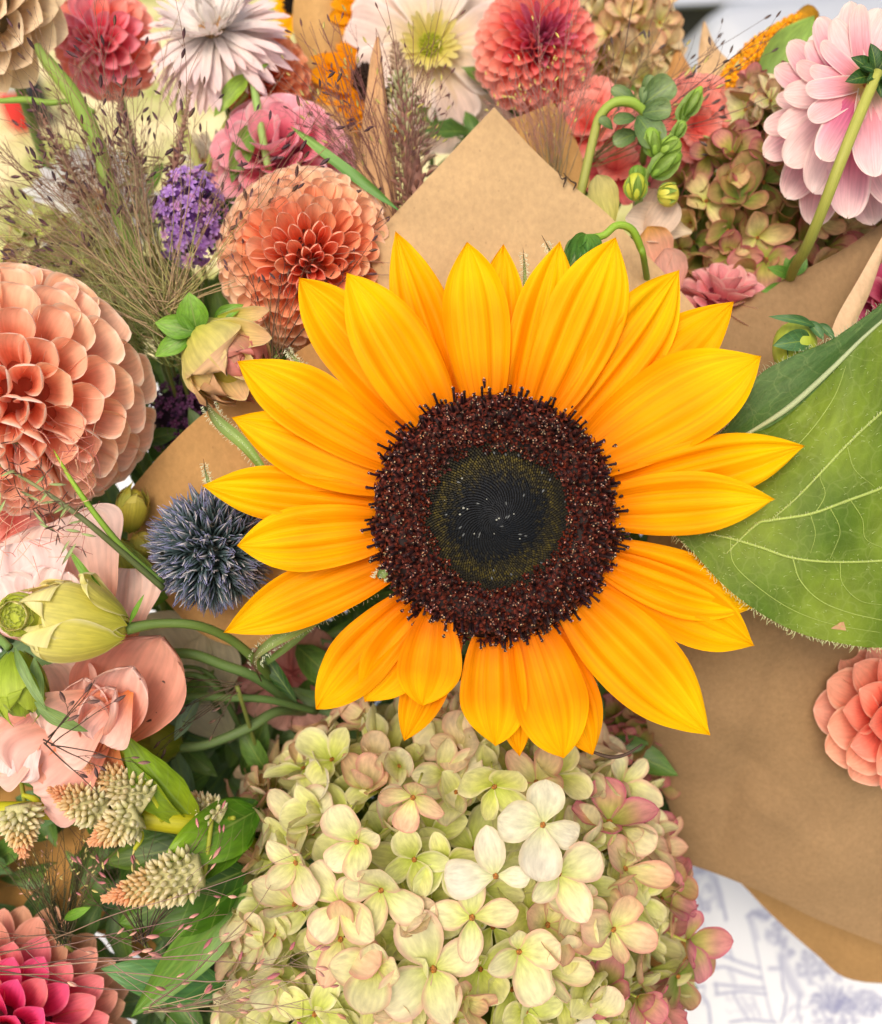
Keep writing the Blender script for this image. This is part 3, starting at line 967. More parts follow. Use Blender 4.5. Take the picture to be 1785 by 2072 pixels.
M_WOOD = mat_simple('painted wood', rough=.6, nscale=90, namt=.2, stretch=(1, 8, 1))
table = thing('table', 'folding market table under the blue and white printed cloth', 'table', Wp(0, .12, 0))
b = MB(); wbox(b, -.6, .6, -.22, .56, TABLE_Z - .03, TABLE_Z - .004, '#b7a88c')
part('tabletop', b.mesh('tabletop', M_WOOD, False), table)
for x in (-.56, .53):
    for y in (-.18, .5):
        b = MB(); wbox(b, x, x + .03, y, y + .03, 0.002, TABLE_Z - .03, '#8c8c8c')
        part('leg', b.mesh('leg', M_WOOD, False), table)

# cloth: fine where it shows, with the toile print drawn as pigment
xs = np.unique(np.concatenate([np.arange(-.64, .65, .02), np.arange(.055, .30, .00085)]))
ys = np.unique(np.concatenate([np.arange(-.26, .60, .02), np.arange(.015, .19, .00085)]))
xs, ys = xs[np.concatenate([[True], np.diff(xs) > 3e-4])], ys[np.concatenate([[True], np.diff(ys) > 3e-4])]
X, Y = np.meshgrid(xs, ys, indexing='ij')
Z = np.full_like(X, TABLE_Z) + .0008 * np.sin(X * 37 + Y * 20) + .0006 * np.sin(Y * 61 - X * 23)
edge = np.maximum(np.maximum(np.abs(X) - .605, 0), np.maximum(Y - .565, np.maximum(-.225 - Y, 0)))
Z = Z - np.minimum(edge * 7, .25)
mi = np.array(MI)
pw = np.stack([X.ravel(), Y.ravel(), Z.ravel()], -1) @ mi[:3, :3].T + mi[:3, 3]
s_ = (DC - pw[:, 2]) / DC
pu_, pv_ = pw[:, 0] / s_ + 892.5, 1036 - pw[:, 1] / s_
ink = np.zeros(len(pw))
rs = random.Random(21)


def stroke(pts, w=2.2, a=.8):
    global ink
    p = csamp(pts, max(2, (len(pts) - 1) * 4))
    lo, hi_ = p.min(0) - w * 3, p.max(0) + w * 3
    sel = np.where((pu_ > lo[0]) & (pu_ < hi_[0]) & (pv_ > lo[1]) & (pv_ < hi_[1]))[0]
    if not len(sel): return
    q = np.stack([pu_[sel], pv_[sel]], -1)
    d = np.full(len(sel), 1e9)
    for k in range(len(p) - 1):
        e = p[k + 1] - p[k]
        t = np.clip(((q - p[k]) @ e) / (e @ e + 1e-9), 0, 1)
        d = np.minimum(d, np.linalg.norm(q - p[k] - t[:, None] * e, axis=1))
    ink[sel] = np.maximum(ink[sel], a * np.clip(1.35 - d / w, 0, 1))


def zz(x, y):   # from the close view of the lower right corner to picture units
    return ((1950 + x * .4908) * .63163, (2450 + y * .4908) * .63163)


def zs(pts, w=2.2, a=.8):
    stroke([zz(*q) for q in pts], w, a)


# a little figure and trunk strokes at the upper left of the print
zs([(520, 650), (545, 700), (620, 700), (640, 660)], 4, .55)
zs([(560, 640), (590, 690), (630, 650)], 5, .5)
zs([(530, 720), (570, 770), (545, 820), (590, 870), (610, 930)], 6, .45)
zs([(650, 680), (690, 760), (720, 850), (735, 920)], 9, .32)
zs([(700, 740), (730, 850), (770, 1010)], 3.2, .55)
zs([(735, 860), (765, 1020)], 2.2, .5)
zs([(600, 900), (610, 950), (660, 930), (650, 960)], 3, .55)
zs([(590, 970), (625, 1060)], 2, .4)
zs([(555, 900), (580, 960)], 2, .35)
# the post, rails and gate
zs([(910, 1000), (940, 1100), (985, 1300), (1010, 1420), (1060, 1640), (1090, 1690)], 2.6, .5)
zs([(930, 990), (960, 1090), (975, 1140)], 5, .3)
zs([(905, 990), (960, 960), (1030, 1000)], 4, .6)
zs([(940, 960), (990, 990), (1050, 985)], 5, .55)
for pts_ in ([(670, 1225), (760, 1250), (860, 1290), (990, 1330)], [(680, 1330), (760, 1320), (880, 1360), (1000, 1395)],
             [(690, 1430), (820, 1445), (1020, 1460)], [(700, 1500), (860, 1480), (1030, 1500)], [(790, 1680), (920, 1665), (1090, 1680)],
             [(520, 1455), (625, 1445)], [(520, 1500), (600, 1505), (650, 1570), (665, 1690)]):
    zs(pts_, 3.2, .62)
zs([(680, 1225), (685, 1330)], 4, .5)
zs([(780, 1190), (815, 1280)], 3.4, .5)
zs([(790, 1350), (815, 1400), (830, 1480)], 6, .28)
zs([(700, 1430), (708, 1500)], 4, .5)
zs([(815, 1500), (860, 1580), (920, 1670)], 3.6, .5)
zs([(860, 1510), (930, 1600), (960, 1670)], 3, .35)
zs([(940, 1520), (990, 1640)], 4, .35)
zs([(620, 1560), (625, 1460)], 2.5, .4)
# tree trunk and leafy masses to the right
zs([(1130, 1250), (1150, 1330), (1200, 1430), (1250, 1500)], 11, .38)
zs([(1120, 1240), (1140, 1450), (1160, 1500), (1150, 1600), (1125, 1680)], 2.8, .6)
zs([(1170, 1330), (1230, 1450)], 9, .3)
zs([(1050, 1330), (1130, 1330)], 4.5, .5)
zs([(1250, 1490), (1235, 1610), (1260, 1690)], 2.6, .6)


def foliage(cx, cy, rx, ry, n, w=2.4, a=.65, ln=26):
    for _ in range(n):
        t = rs.uniform(0, 6.283)
        q = rs.random() ** .6
        x, y = cx + rx * q * math.cos(t), cy + ry * q * math.sin(t)
        h = rs.uniform(-1, 1) + t
        zs([(x, y), (x + ln * .5 * math.cos(h) + 5, y + ln * .5 * math.sin(h)), (x + ln * math.cos(h + .8), y + ln * math.sin(h + .8))], w, a * rs.uniform(.5, 1))


foliage(1090, 1100, 60, 70, 26, 3.6, .55)
foliage(1010, 985, 50, 26, 10, 3.4, .5)
foliage(1160, 1200, 40, 60, 18, 2.8, .6)
foliage(1290, 1280, 50, 60, 16, 3.4, .5)
foliage(1400, 1370, 120, 90, 44, 2.6, .5)
foliage(575, 690, 50, 40, 10, 2.8, .5)
for k in range(34):     # palm-like tuft
    a = -2.9 + 2.9 * k / 33 + rs.uniform(-.1, .1)
    L = rs.uniform(90, 190)
    cx, cy = 1470 + rs.uniform(-30, 30), 1600 + rs.uniform(-20, 30)
    zs([(cx, cy), (cx + .6 * L * math.cos(a), cy + .6 * L * math.sin(a) - 20), (cx + L * math.cos(a), cy + L * math.sin(a) + rs.uniform(0, 50))], 2.6, rs.uniform(.35, .75))
foliage(1480, 1640, 150, 60, 60, 2.6, .6, 34)
foliage(1690, 1560, 90, 70, 70, 2.6, .65, 30)
foliage(1560, 1520, 120, 60, 60, 2.6, .6, 30)
foliage(1330, 1340, 90, 60, 40, 3, .55, 28)
foliage(1200, 1620, 60, 60, 16, 2.6, .4, 30)
foliage(640, 870, 40, 80, 16, 3, .5, 24)
foliage(860, 1560, 90, 90, 14, 2.4, .35, 40)
foliage(1440, 1480, 50, 40, 10, 4, .4)
ink = np.clip(ink, 0, .9)
cc = hx('#e2e4e6') * (1 - ink[:, None]) + hx('#5c6298') * ink[:, None]
M_CLOTH = mat_simple('printed cotton', rough=.85, spec=.15, nscale=1500, namt=.05, bump=.25, bdist=.0002)
b = MB(); b.add(pw, grid_faces(len(xs) - 1, len(ys) - 1), cc)
o = part('tablecloth', b.mesh('tablecloth', M_CLOTH), None)
tag(o, 'white tablecloth with blue toile countryside print, under the bouquets', 'tablecloth')

# parked car, only its near corner
M_CAR = mat_simple('car paint', rough=.28, spec=.6, nscale=20, namt=.03, bump=0, coat=.8)
M_BLACK = mat_simple('black plastic', rough=.5, nscale=80, namt=.2, bump=.1)
car = thing('parked_car', 'silver white car parked on the grass behind the flowers, its bumper showing', 'car', Wp(1.2, 2.2, 0))


def slab(bot, top, depth, nu=24, nv=10, col='#e9ecef', bulge=0.0):
    """a front skin with real depth going away from the viewer"""
    g = coons(bot, top, nu=nu, nv=nv, bulge=bulge, bdir=(0, 0, 1), col=col)
    b = MB(); b.addm(g)
    back = np.array(Wp(0, depth, 0) - Wp(0, 0, 0))
    ring = [j for j in range(nu + 1)] + [i * (nu + 1) + nu for i in range(1, nv + 1)] + [nv * (nu + 1) + j for j in range(nu - 1, -1, -1)] + [i * (nu + 1) for i in range(nv - 1, 0, -1)]
    rv = g[0][ring]
    k = len(ring)
    b.add(np.vstack([rv, rv + back]), [((j + 1) % k, j, k + j, k + (j + 1) % k) for j in range(k)], hx(col))
    return b


part('bumper', slab([PW(1350, 168, 1.95), PW(1410, 160, 1.88), PW(1500, 150, 1.86), PW(1620, 118, 1.86), PW(1900, 60, 1.9)],
                    [PW(1348, 135, 2.0), PW(1405, 88, 1.97), PW(1455, 42, 1.97), PW(1530, 17, 1.99), PW(1900, -10, 2.02)], .035, 40, 16, '#b4b9c0', 26).mesh('bumper', M_CAR), car)
part('grille', slab([PW(1150, 190, 2.08), PW(1500, 190, 2.08), PW(1900, 150, 2.08)], [PW(1150, 12, 2.08), PW(1500, 12, 2.08), PW(1900, -20, 2.08)], .02, 10, 4, '#20252c').mesh('grille', M_BLACK), car)
part('chrome_trim', slab([PW(1300, 17, 2.06), PW(1450, 12, 2.06), PW(1640, 3, 2.06), PW(1900, -14, 2.06)], [PW(1300, 12, 2.05), PW(1450, 7, 2.05), PW(1640, -3, 2.05), PW(1900, -20, 2.05)], .1, 12, 2, '#9ca4ae').mesh('chrome_trim', M_CAR), car)
part('bonnet', slab([PW(1280, 11, 2.06), PW(1450, 5, 2.05), PW(1900, -22, 2.05)], [PW(1280, -60, 2.2), PW(1450, -70, 2.2), PW(1900, -110, 2.2)], 1.0, 14, 6, '#c4c9d0').mesh('bonnet', M_CAR), car)
part('underbody_shade', slab([PW(1250, 240, 2.0), PW(1500, 235, 2.0), PW(1900, 190, 2.0)], [PW(1250, 176, 2.02), PW(1500, 160, 2.02), PW(1900, 110, 2.02)], .05, 10, 4, '#141619').mesh('underbody_shade', M_BLACK), car)  # black slab standing in for the shade under the bumper
b = MB(); b.addm(tube([Wp(.75, 2.65, .30), Wp(.95, 2.65, .30)], .30 / U, 28, 3, '#17181a'))
part('wheel', b.mesh('wheel', M_BLACK), car)

# small unidentified red thing on the grass, shaped as a container
M_PLAS = mat_simple('moulded plastic', rough=.45, nscale=30, namt=.1, bump=0)
box = thing('red_container', 'small red container with pale lid standing on the grass, far left behind the dried flower', 'container', on_h(52, 262, 0))
c0 = on_h(52, 262, 0)
wc = M @ c0
b = MB()
g = blob(1, 1, 1, 10, 16, '#e0484a', power=.5)
def wblob(c, rx, ry, rz, col, power=.5):
    q = blob(rx / U, rz / U, ry / U, 10, 16, col, power=power)
    m = frame(Wp(0, 0, 1) - Wp(0, 0, 0), Wp(0, -1, 0) - Wp(0, 0, 0), Wp(*c))
    mb_ = MB(); mb_.addm(q, m)
    return mb_
part('body', wblob((wc.x - .004, wc.y, .055), .036, .03, .056, '#e2393c').mesh('body', M_PLAS), box)
part('lid', wblob((wc.x + .002, wc.y, .125), .042, .034, .026, '#dfe9f4').mesh('lid', M_PLAS), box)
part('strap', wblob((wc.x + .044, wc.y + .02, .065), .022, .04, .066, '#2a2c38').mesh('strap', M_PLAS), box)  # dark lobe standing in for the shadow on the right side


# kraft paper wraps; shade is put into the colour of some sheets
def paper(name, label, parts_, group='kraft paper wraps round the bouquets'):
    t = thing('paper_wrap', label, 'paper', V3(np.mean([np.array(q) for q in parts_[0][0]], axis=0)), group)
    for (bot, top, kw) in parts_:
        kw = dict(kw)
        col = kw.pop('col', '#c0a176')
        g = coons(bot, top, col=col, **kw)
        part('sheet', mesh_of(g, 'paper_sheet', M_KRAFT), t)
    return t


paper('', 'pale kraft paper corner standing up right behind the sunflower', [
    ([P(746, 500, -236), P(760, 560, -215), P(850, 780, -180), P(1000, 1000, -160)],
     [P(1000, 218, -330), P(1075, 298, -305), P(1150, 368, -285), P(1228, 434, -262), P(1305, 512, -240), P(1380, 590, -225), P(1440, 660, -215)],
     dict(left=[P(746, 500, -236), P(762, 474, -244), P(800, 432, -262), P(890, 335, -300), P(1000, 218, -330)],
          right=[P(1000, 1000, -160), P(1250, 850, -190), P(1440, 660, -215)], nu=70, nv=70, bulge=14, rough=4.0, rscale=1.8, seed=3, creases=[(.1, .9, .7, .5, 3, .03), (.5, .95, .35, .4, -3, .03), (.75, .75, .4, .7, 3, .03)]))])
paper('', 'brown kraft paper edge between the ball dahlia and the globe thistle', [
    ([P(255, 1125, -330), P(420, 1290, -330), P(600, 1290, -300), P(800, 1100, -250)],
     [P(262, 992, -300), P(330, 915, -270), P(415, 836, -245), P(500, 788, -225), P(620, 700, -210), P(760, 640, -200)],
     dict(nu=40, nv=26, bulge=24, rough=5, seed=4, col='#b8905c'))])
paper('', 'large brown kraft sheet on the right below the big leaf', [
    ([P(1385, 1746, -640), P(1480, 1776, -610), P(1560, 1812, -590), P(1660, 1862, -570), P(1790, 1914, -560), P(1900, 1965, -560)],
     [P(1370, 700, -330), P(1440, 640, -330), P(1560, 578, -330), P(1700, 508, -320), P(1790, 450, -310), P(1900, 400, -300)],
     dict(left=[P(1385, 1746, -640), P(1335, 1560, -560), P(1300, 1400, -420), P(1310, 1100, -330), P(1370, 700, -300)],
          nu=60, nv=70, bulge=110, rough=11, rscale=1.4, seed=12, col='#967a58', creases=[(.15, .05, .5, .55, -16, .05), (.55, .1, .8, .45, 14, .05), (.05, .5, .35, .35, 12, .04), (.6, .5, .95, .62, -14, .03), (.3, .2, .7, .12, 14, .03), (.2, .35, .55, .2, -12, .02), (.5, .3, .9, .25, 12, .02)]))])  # same kraft, base darkened to carry shade from flower and leaf
paper('', 'shaded inner kraft sheet showing below the large brown sheet', [
    ([P(1400, 1700, -860), P(1496, 1784, -850), P(1560, 1850, -840), P(1650, 1930, -820), P(1728, 1985, -800), P(1900, 1992, -760)],
     [P(1400, 1640, -760), P(1600, 1700, -740), P(1900, 1800, -700)], dict(nu=30, nv=14, rough=5, seed=9, col='#9c7a4e'))])  # its shadow is put into the darker kraft colour
paper('', 'kraft sleeve edge under the right side of the hydrangea head', [
    ([P(1200, 2130, -560), P(1280, 2130, -540), P(1366, 2092, -560)], [P(1200, 1700, -640), P(1300, 1690, -640), P(1376, 1700, -650)],
     dict(right=[P(1366, 2092, -560), P(1388, 2000, -570), P(1396, 1900, -590), P(1392, 1800, -620), P(1376, 1700, -650)], nu=14, nv=30, bulge=10, rough=4, seed=6, col='#a5763c'))])
paper('', 'tall narrow kraft point left of the brown feathery millet', [
    ([P(716, 640, -300), P(760, 660, -290), P(812, 640, -290)], [P(762, 76, -380), P(765, 74, -380), P(768, 78, -380)],
     dict(left=[P(716, 640, -300), P(715, 450, -320), P(724, 320, -340), P(740, 200, -360), P(750, 120, -372), P(762, 76, -380)],
          right=[P(812, 640, -290), P(806, 450, -320), P(792, 300, -340), P(780, 180, -360), P(768, 78, -380)], nu=16, nv=50, bulge=16, rough=4, seed=14, col='#cca176'))])
paper('', 'kraft paper column between the orange petals and the white strawflower', [
    ([P(520, 420, -700), P(640, 400, -660), P(740, 360, -640)], [P(600, -40, -800), P(650, -40, -770), P(706, -40, -790)],
     dict(left=[P(520, 420, -700), P(560, 300, -720), P(600, 200, -740), P(607, 120, -760), P(592, 50, -780), P(600, -40, -800)],
          right=[P(740, 360, -640), P(728, 240, -700), P(708, 120, -740), P(706, -40, -790)], nu=24, nv=40, bulge=60, rough=6, seed=15, col='#c39a62'))])
paper('', 'brown kraft point standing left of the paler one, below the car', [
    ([P(1300, 330, -600), P(1380, 330, -570), P(1440, 300, -580)], [P(1369, 96, -680), P(1371, 95, -680), P(1373, 97, -680)],
     dict(left=[P(1300, 330, -600), P(1330, 230, -630), P(1350, 150, -660), P(1369, 96, -680)], right=[P(1440, 300, -580), P(1424, 200, -620), P(1400, 140, -650), P(1373, 97, -680)],
          nu=10, nv=20, bulge=10, rough=3, seed=16, col='#b98a55'))])
paper('', 'sharp pale kraft point in front of the silver car bumper', [
    ([P(1400, 330, -560), P(1450, 330, -540), P(1520, 300, -560)], [P(1424, 44, -680), P(1426, 42, -680), P(1428, 45, -680)],
     dict(left=[P(1400, 330, -560), P(1406, 200, -620), P(1413, 110, -650), P(1424, 44, -680)], right=[P(1520, 300, -560), P(1484, 140, -640), P(1448, 92, -660), P(1428, 45, -680)],
          nu=10, nv=24, bulge=12, rough=3, seed=17, col='#cfae84'))])
paper('', 'thin pale kraft point beside the big leaf at the right edge', [
    ([P(1672, 720, -150), P(1700, 722, -140), P(1722, 700, -150)], [P(1808, 440, -200), P(1810, 440, -200), P(1812, 440, -200)],
     dict(left=[P(1672, 720, -150), P(1690, 650, -160), P(1745, 550, -180), P(1808, 440, -200)], right=[P(1722, 700, -150), P(1735, 650, -160), P(1765, 580, -180), P(1812, 440, -200)],
          nu=8, nv=20, bulge=6, rough=1, seed=18, col='#d6b692'))])
paper('', 'kraft paper corner in the shade behind the tall pale corner', [
    ([P(990, 380, -420), P(1080, 380, -420), P(1200, 380, -420)], [P(1000, 250, -470), P(1060, 232, -470), P(1120, 206, -470)],
     dict(right=[P(1200, 380, -420), P(1160, 270, -450), P(1120, 206, -470)], nu=14, nv=10, bulge=8, rough=3, seed=19, col='#bf955c'))])
paper('', 'crumpled kraft paper in the lower left under the wispy grass', [
    ([P(-120, 1890, -560), P(60, 1872, -540), P(200, 1890, -530), P(300, 1960, -520), P(420, 2130, -500), P(620, 2200, -520)],
     [P(-120, 1560, -620), P(150, 1600, -600), P(330, 1640, -600), P(560, 1700, -620)], dict(nu=40, nv=26, bulge=30, rough=14, rscale=1.8, seed=20, col='#ad8148'))])
# ---------------------------------------------------------------- hydrangeas
HT = {
    'ivory': [('#c2cc58', '#e2e3a0', '#eae6b8', '#eae0b8'), '#e0b8a0'],
    'white': [('#d8dc98', '#e9e6c8', '#ece6d2', '#eae2cc'), '#e4d6b8'],
    'lime': [('#aebe3c', '#d2da74', '#e2e498', '#e8e6aa'), '#e4dcb0'],
    'blush': [('#c8cc64', '#e2d89c', '#e6c8a0', '#e0b294'), '#d09684'],
    'rose': [('#8d9c34', '#b9ae62', '#d0958a', '#cf8088'), '#c0607a'],
    'moss': [('#5f7c28', '#869448', '#a6945e', '#b58a6a'), '#b07066'],
    'cream': [('#c8c070', '#e3d6a4', '#ead9b4', '#e6cba8'), '#dcb898'],
}
HM = {}
for ti, (k, (cs, e)) in enumerate(HT.items()):
    HM[k] = []
    for j in range(5):
        g = petal(['round', 'oval', 'round', 'oval', 'round'][j], W=[.82, .66, .90, .74, .62][j], nu=10, nv=6, roll=(.9, .6, .35 + .1 * j), bend=(.15, .1 * j - .1, -.5 + .2 * j),
                  ripple=.03, rfreq=1.6, cols=cs, edge=e, edgew=.15, seed=j + ti * 7, side=[0, .06, -.05, .03, 0][j])
        HM[k].append((g, mesh_of(g, 'hydrangea_petal', M_HYD)))
bead = MB()
for k in range(5):
    bead.addm(blob(.034, .04, .034, 4, 6, '#b0702c' if k % 2 else '#8a5a22'), Matrix.Translation((.032 * math.cos(k * 1.3), .032 * math.sin(k * 1.3), .045)))
bead.addm(tube([(0, 0, .03), (.03, 0, -.35), (.08, .03, -1.0)], [.035, .03, .03], 5, 6, '#c6cf66'))
BEAD = bead.mesh('floret_centre', M_GRN)
BEAD_G = bead.geo()


def floret(par, pos, nrm, size, typ, rs, mb=None, up=None, open_=None, npet=4, tint=None, color=(1, 1, 1)):
    nrm = Vector(nrm).normalized()
    m0 = frame(up if up is not None else Vector((rs.uniform(-1, 1), rs.uniform(-1, 1), rs.uniform(-.3, .3))), nrm, pos, size)
    # make +Z exactly the normal
    z = nrm
    y = (Vector(m0.col[1][:3]).normalized() - z * Vector(m0.col[1][:3]).normalized().dot(z)).normalized()
    x = y.cross(z)
    fm = Matrix((x * size, y * size, z * size)).transposed().to_4x4()
    fm.translation = pos
    if mb is None:
        fo = part('floret', BEAD, par, fm)
    else:
        mb.addm(BEAD_G, fm)
    el = open_ if open_ is not None else rs.choice((rs.uniform(-.1, .5), rs.uniform(.3, 1.15)))
    off = rs.uniform(-.2, .2)
    for k in range(npet):
        a = k * math.pi / 2 + off + rs.uniform(-.16, .16)
        rad = x * math.cos(a) + y * math.sin(a)
        e = el + rs.uniform(-.22, .22) + (.12 if k % 2 else 0)
        d = rad * math.cos(e) + z * math.sin(e)
        n = z * math.cos(e) - rad * math.sin(e)
        s = size * rs.uniform(.74, 1.16)
        g, me = HM[typ][rs.randrange(5)]
        pm = frame(d, n, Vector(pos) + rad * size * .03 + z * size * (.012 * (k % 2)), s)
        br = rs.uniform(.88, 1.06)
        cl = np.array([br * rs.uniform(.97, 1.03), br, br * rs.uniform(.93, 1.05)]) * np.array(color)
        if mb is None:
            part('petal', me, fo, pm, color=cl)
        else:
            mb.addm(g, pm, cl)


def head(label, c, R, n, size, typf, seed, group='hydrangea heads', keys=(), nfill=60, fillt='lime', tmax=1.45, fillr=.80, axis=(0, 0, 1), limit=300, color=(1, 1, 1), stem=True, excl=None):
    rs = random.Random(seed)
    c = Vector(c)
    R = Vector(R)
    t = thing('hydrangea', label, 'hydrangea', c, group)
    used = []
    cnt = 0
    for (u, v, z, s, ty, nr, rot, op, npet) in keys:
        floret(t, P(u, v, z), nr, s, ty, rs, up=Vector((math.cos(math.radians(rot)), math.sin(math.radians(rot)), 0)), open_=op, npet=npet, color=color)
        used.append((u, v, s))
        cnt += npet
    ax = Vector(axis).normalized()
    q0 = Vector((0, 0, 1)).rotation_difference(ax)
    mbx = MB()
    for i in range(n):
        ct = 1 - (1 - math.cos(tmax)) * (i + .5) / n
        st = math.sqrt(max(0, 1 - ct * ct))
        a = i * GA + rs.uniform(-.12, .12)
        d = q0 @ Vector((st * math.cos(a), st * math.sin(a), ct))
        rr = rs.uniform(.93, 1.04)
        p = c + Vector((d.x * R.x, d.y * R.y, d.z * R.z)) * rr
        s = (DC - p.z) / DC
        u, v = p.x / s + 892.5, 1036 - p.y / s
        if any((u - a_) ** 2 + (v - b_) ** 2 < (s_ * .70) ** 2 for a_, b_, s_ in used):
            continue
        if excl and excl(u, v):
            continue
        nr = (Vector((d.x / R.x, d.y / R.y, d.z / R.z)).normalized() + Vector((rs.uniform(-.8, .8), rs.uniform(-.8, .8), rs.uniform(-.1, .3)))).normalized()
        ty = typf(u, v, rs)
        inframe = -60 < u < 1850 and -60 < v < 2140
        sz = size * rs.uniform(.82, 1.15)
        if cnt + 4 <= limit and inframe:
            floret(t, p, nr, sz, ty, rs, color=color)
            cnt += 4
        else:
            floret(t, p, nr, sz, ty, rs, mb=mbx, color=color)
    for i in range(nfill):
        ct = 1 - (1 - math.cos(tmax + .1)) * (i + .5) / nfill
        st = math.sqrt(max(0, 1 - ct * ct))
        a = i * GA * 1.0 + 2
        d = q0 @ Vector((st * math.cos(a), st * math.sin(a), ct))
        p = c + Vector((d.x * R.x, d.y * R.y, d.z * R.z)) * fillr * rs.uniform(.9, 1.05)
        floret(t, p, d, size * 1.05, fillt, rs, mb=mbx, color=color)
    for i in range(max(8, n // 3)):
        d = q0 @ Vector((rs.uniform(-.8, .8), rs.uniform(-.8, .8), rs.uniform(.3, 1))).normalized()
        p = c + Vector((d.x * R.x, d.y * R.y, d.z * R.z)) * .93
        mbx.addm(tube([p, c + Vector((d.x * R.x, d.y * R.y, d.z * R.z)) * .6 + Vector((rs.uniform(-30, 30), rs.uniform(-30, 30), 0)), c], [3.2, 5, 9], 6, 8, '#b4bf4e'))
    mbx.addm(blob(R.x * .62, R.y * .62, R.z * .5, 10, 16, '#8c9a40'), frame((0, 1, 0), (0, 0, 1), c))
    part('inner_florets', mbx.mesh('inner_florets', M_HYD), t, kind='stuff')
    if stem:
        part('stem', mesh_of(tube([c, c + DOWN * 500, c + DOWN * (stem if stem > 1 else 1100)], [16, 15, 16], 10, 12, '#7a8a48'), 'stem', M_GRN), t)
    return t


def tf_front(u, v, rs):
    if u > 1330 or (u > 1220 and v > 1900): return rs.choice(['rose', 'rose', 'blush', 'moss'])
    if u > 1200: return rs.choice(['blush', 'blush', 'ivory', 'rose', 'lime'])
    if u < 600 and v < 1760: return rs.choice(['blush', 'blush', 'blush', 'ivory', 'cream', 'moss'])
    if u < 560: return rs.choice(['blush', 'ivory', 'lime', 'ivory'])
    if v < 1560: return rs.choice(['blush', 'ivory', 'lime', 'cream', 'blush'])
    return rs.choice(['ivory', 'ivory', 'lime', 'ivory', 'lime', 'ivory', 'lime', 'blush', 'white', 'cream'])


KEYS = [  # u, v, z, petal length, type, normal, rotation, openness, petals
    (1098, 1668, -20, 98, 'white', (.05, .0, 1), 82, .05, 4),
    (1003, 1772, -22, 98, 'white', (-.05, .1, 1), 100, .05, 3),
    (836, 1612, -60, 96, 'blush', (-.1, -.25, 1), 78, .35, 4),
    (1130, 1768, -48, 92, 'ivory', (.1, .1, 1), 30, .15, 4),
    (955, 1856, -42, 104, 'ivory', (0, .25, 1), 90, -.1, 4),
    (772, 1800, -52, 98, 'ivory', (-.15, -.05, 1), 60, .35, 4),
    (722, 1702, -70, 92, 'ivory', (-.1, -.1, 1), 110, .5, 4),
    (838, 1738, -86, 92, 'lime', (.1, -.1, 1), 100, .3, 4),
    (688, 1828, -64, 98, 'ivory', (-.2, .1, 1), 50, .1, 4),
    (905, 1745, -90, 90, 'lime', (0, 0, 1), 20, .2, 4),
    (877, 1960, -46, 120, 'ivory', (0, .2, 1), 110, .25, 4),
    (760, 1955, -46, 100, 'ivory', (-.1, .3, 1), 95, .4, 4),
    (690, 1900, -66, 96, 'blush', (-.2, .2, 1), 80, .2, 4),
    (600, 1745, -110, 90, 'ivory', (-.4, 0, 1), 130, .4, 4),
    (1000, 1590, -110, 96, 'lime', (.1, -.3, 1), 60, .3, 4),
    (1240, 1880, -110, 96, 'blush', (.4, .1, 1), 60, .2, 4),
    (1050, 1925, -60, 94, 'ivory', (.1, .1, 1), 20, .3, 4),
    (1390, 1905, -300, 96, 'rose', (.6, .0, .7), 80, .2, 4),
    (1370, 1975, -300, 96, 'moss', (.5, .1, .8), 20, .3, 4),
]
head('big cream and lime hydrangea head directly below the sunflower', P(905, 1850, -480), (560, 555, 425), 290, 92, tf_front, 4,
     keys=KEYS, nfill=230, tmax=1.58, fillr=.90)
# ---------------------------------------------------------------- generic flower builders
def sph(theta, phi, ax):
    q = Vector((0, 0, 1)).rotation_difference(Vector(ax).normalized())
    return q @ Vector((math.sin(theta) * math.cos(phi), math.sin(theta) * math.sin(phi), math.cos(theta)))


def stem_of(t, c, length=900, r=11, col='#6f8a3e', lean=(0, 0, 0)):
    c = Vector(c)
    part('stem', mesh_of(tube([c, c + DOWN * length * .5 + Vector(lean) * .5, c + DOWN * length + Vector(lean)], [r, r * .9, r], 9, 10, col), 'stem', M_GRN), t)


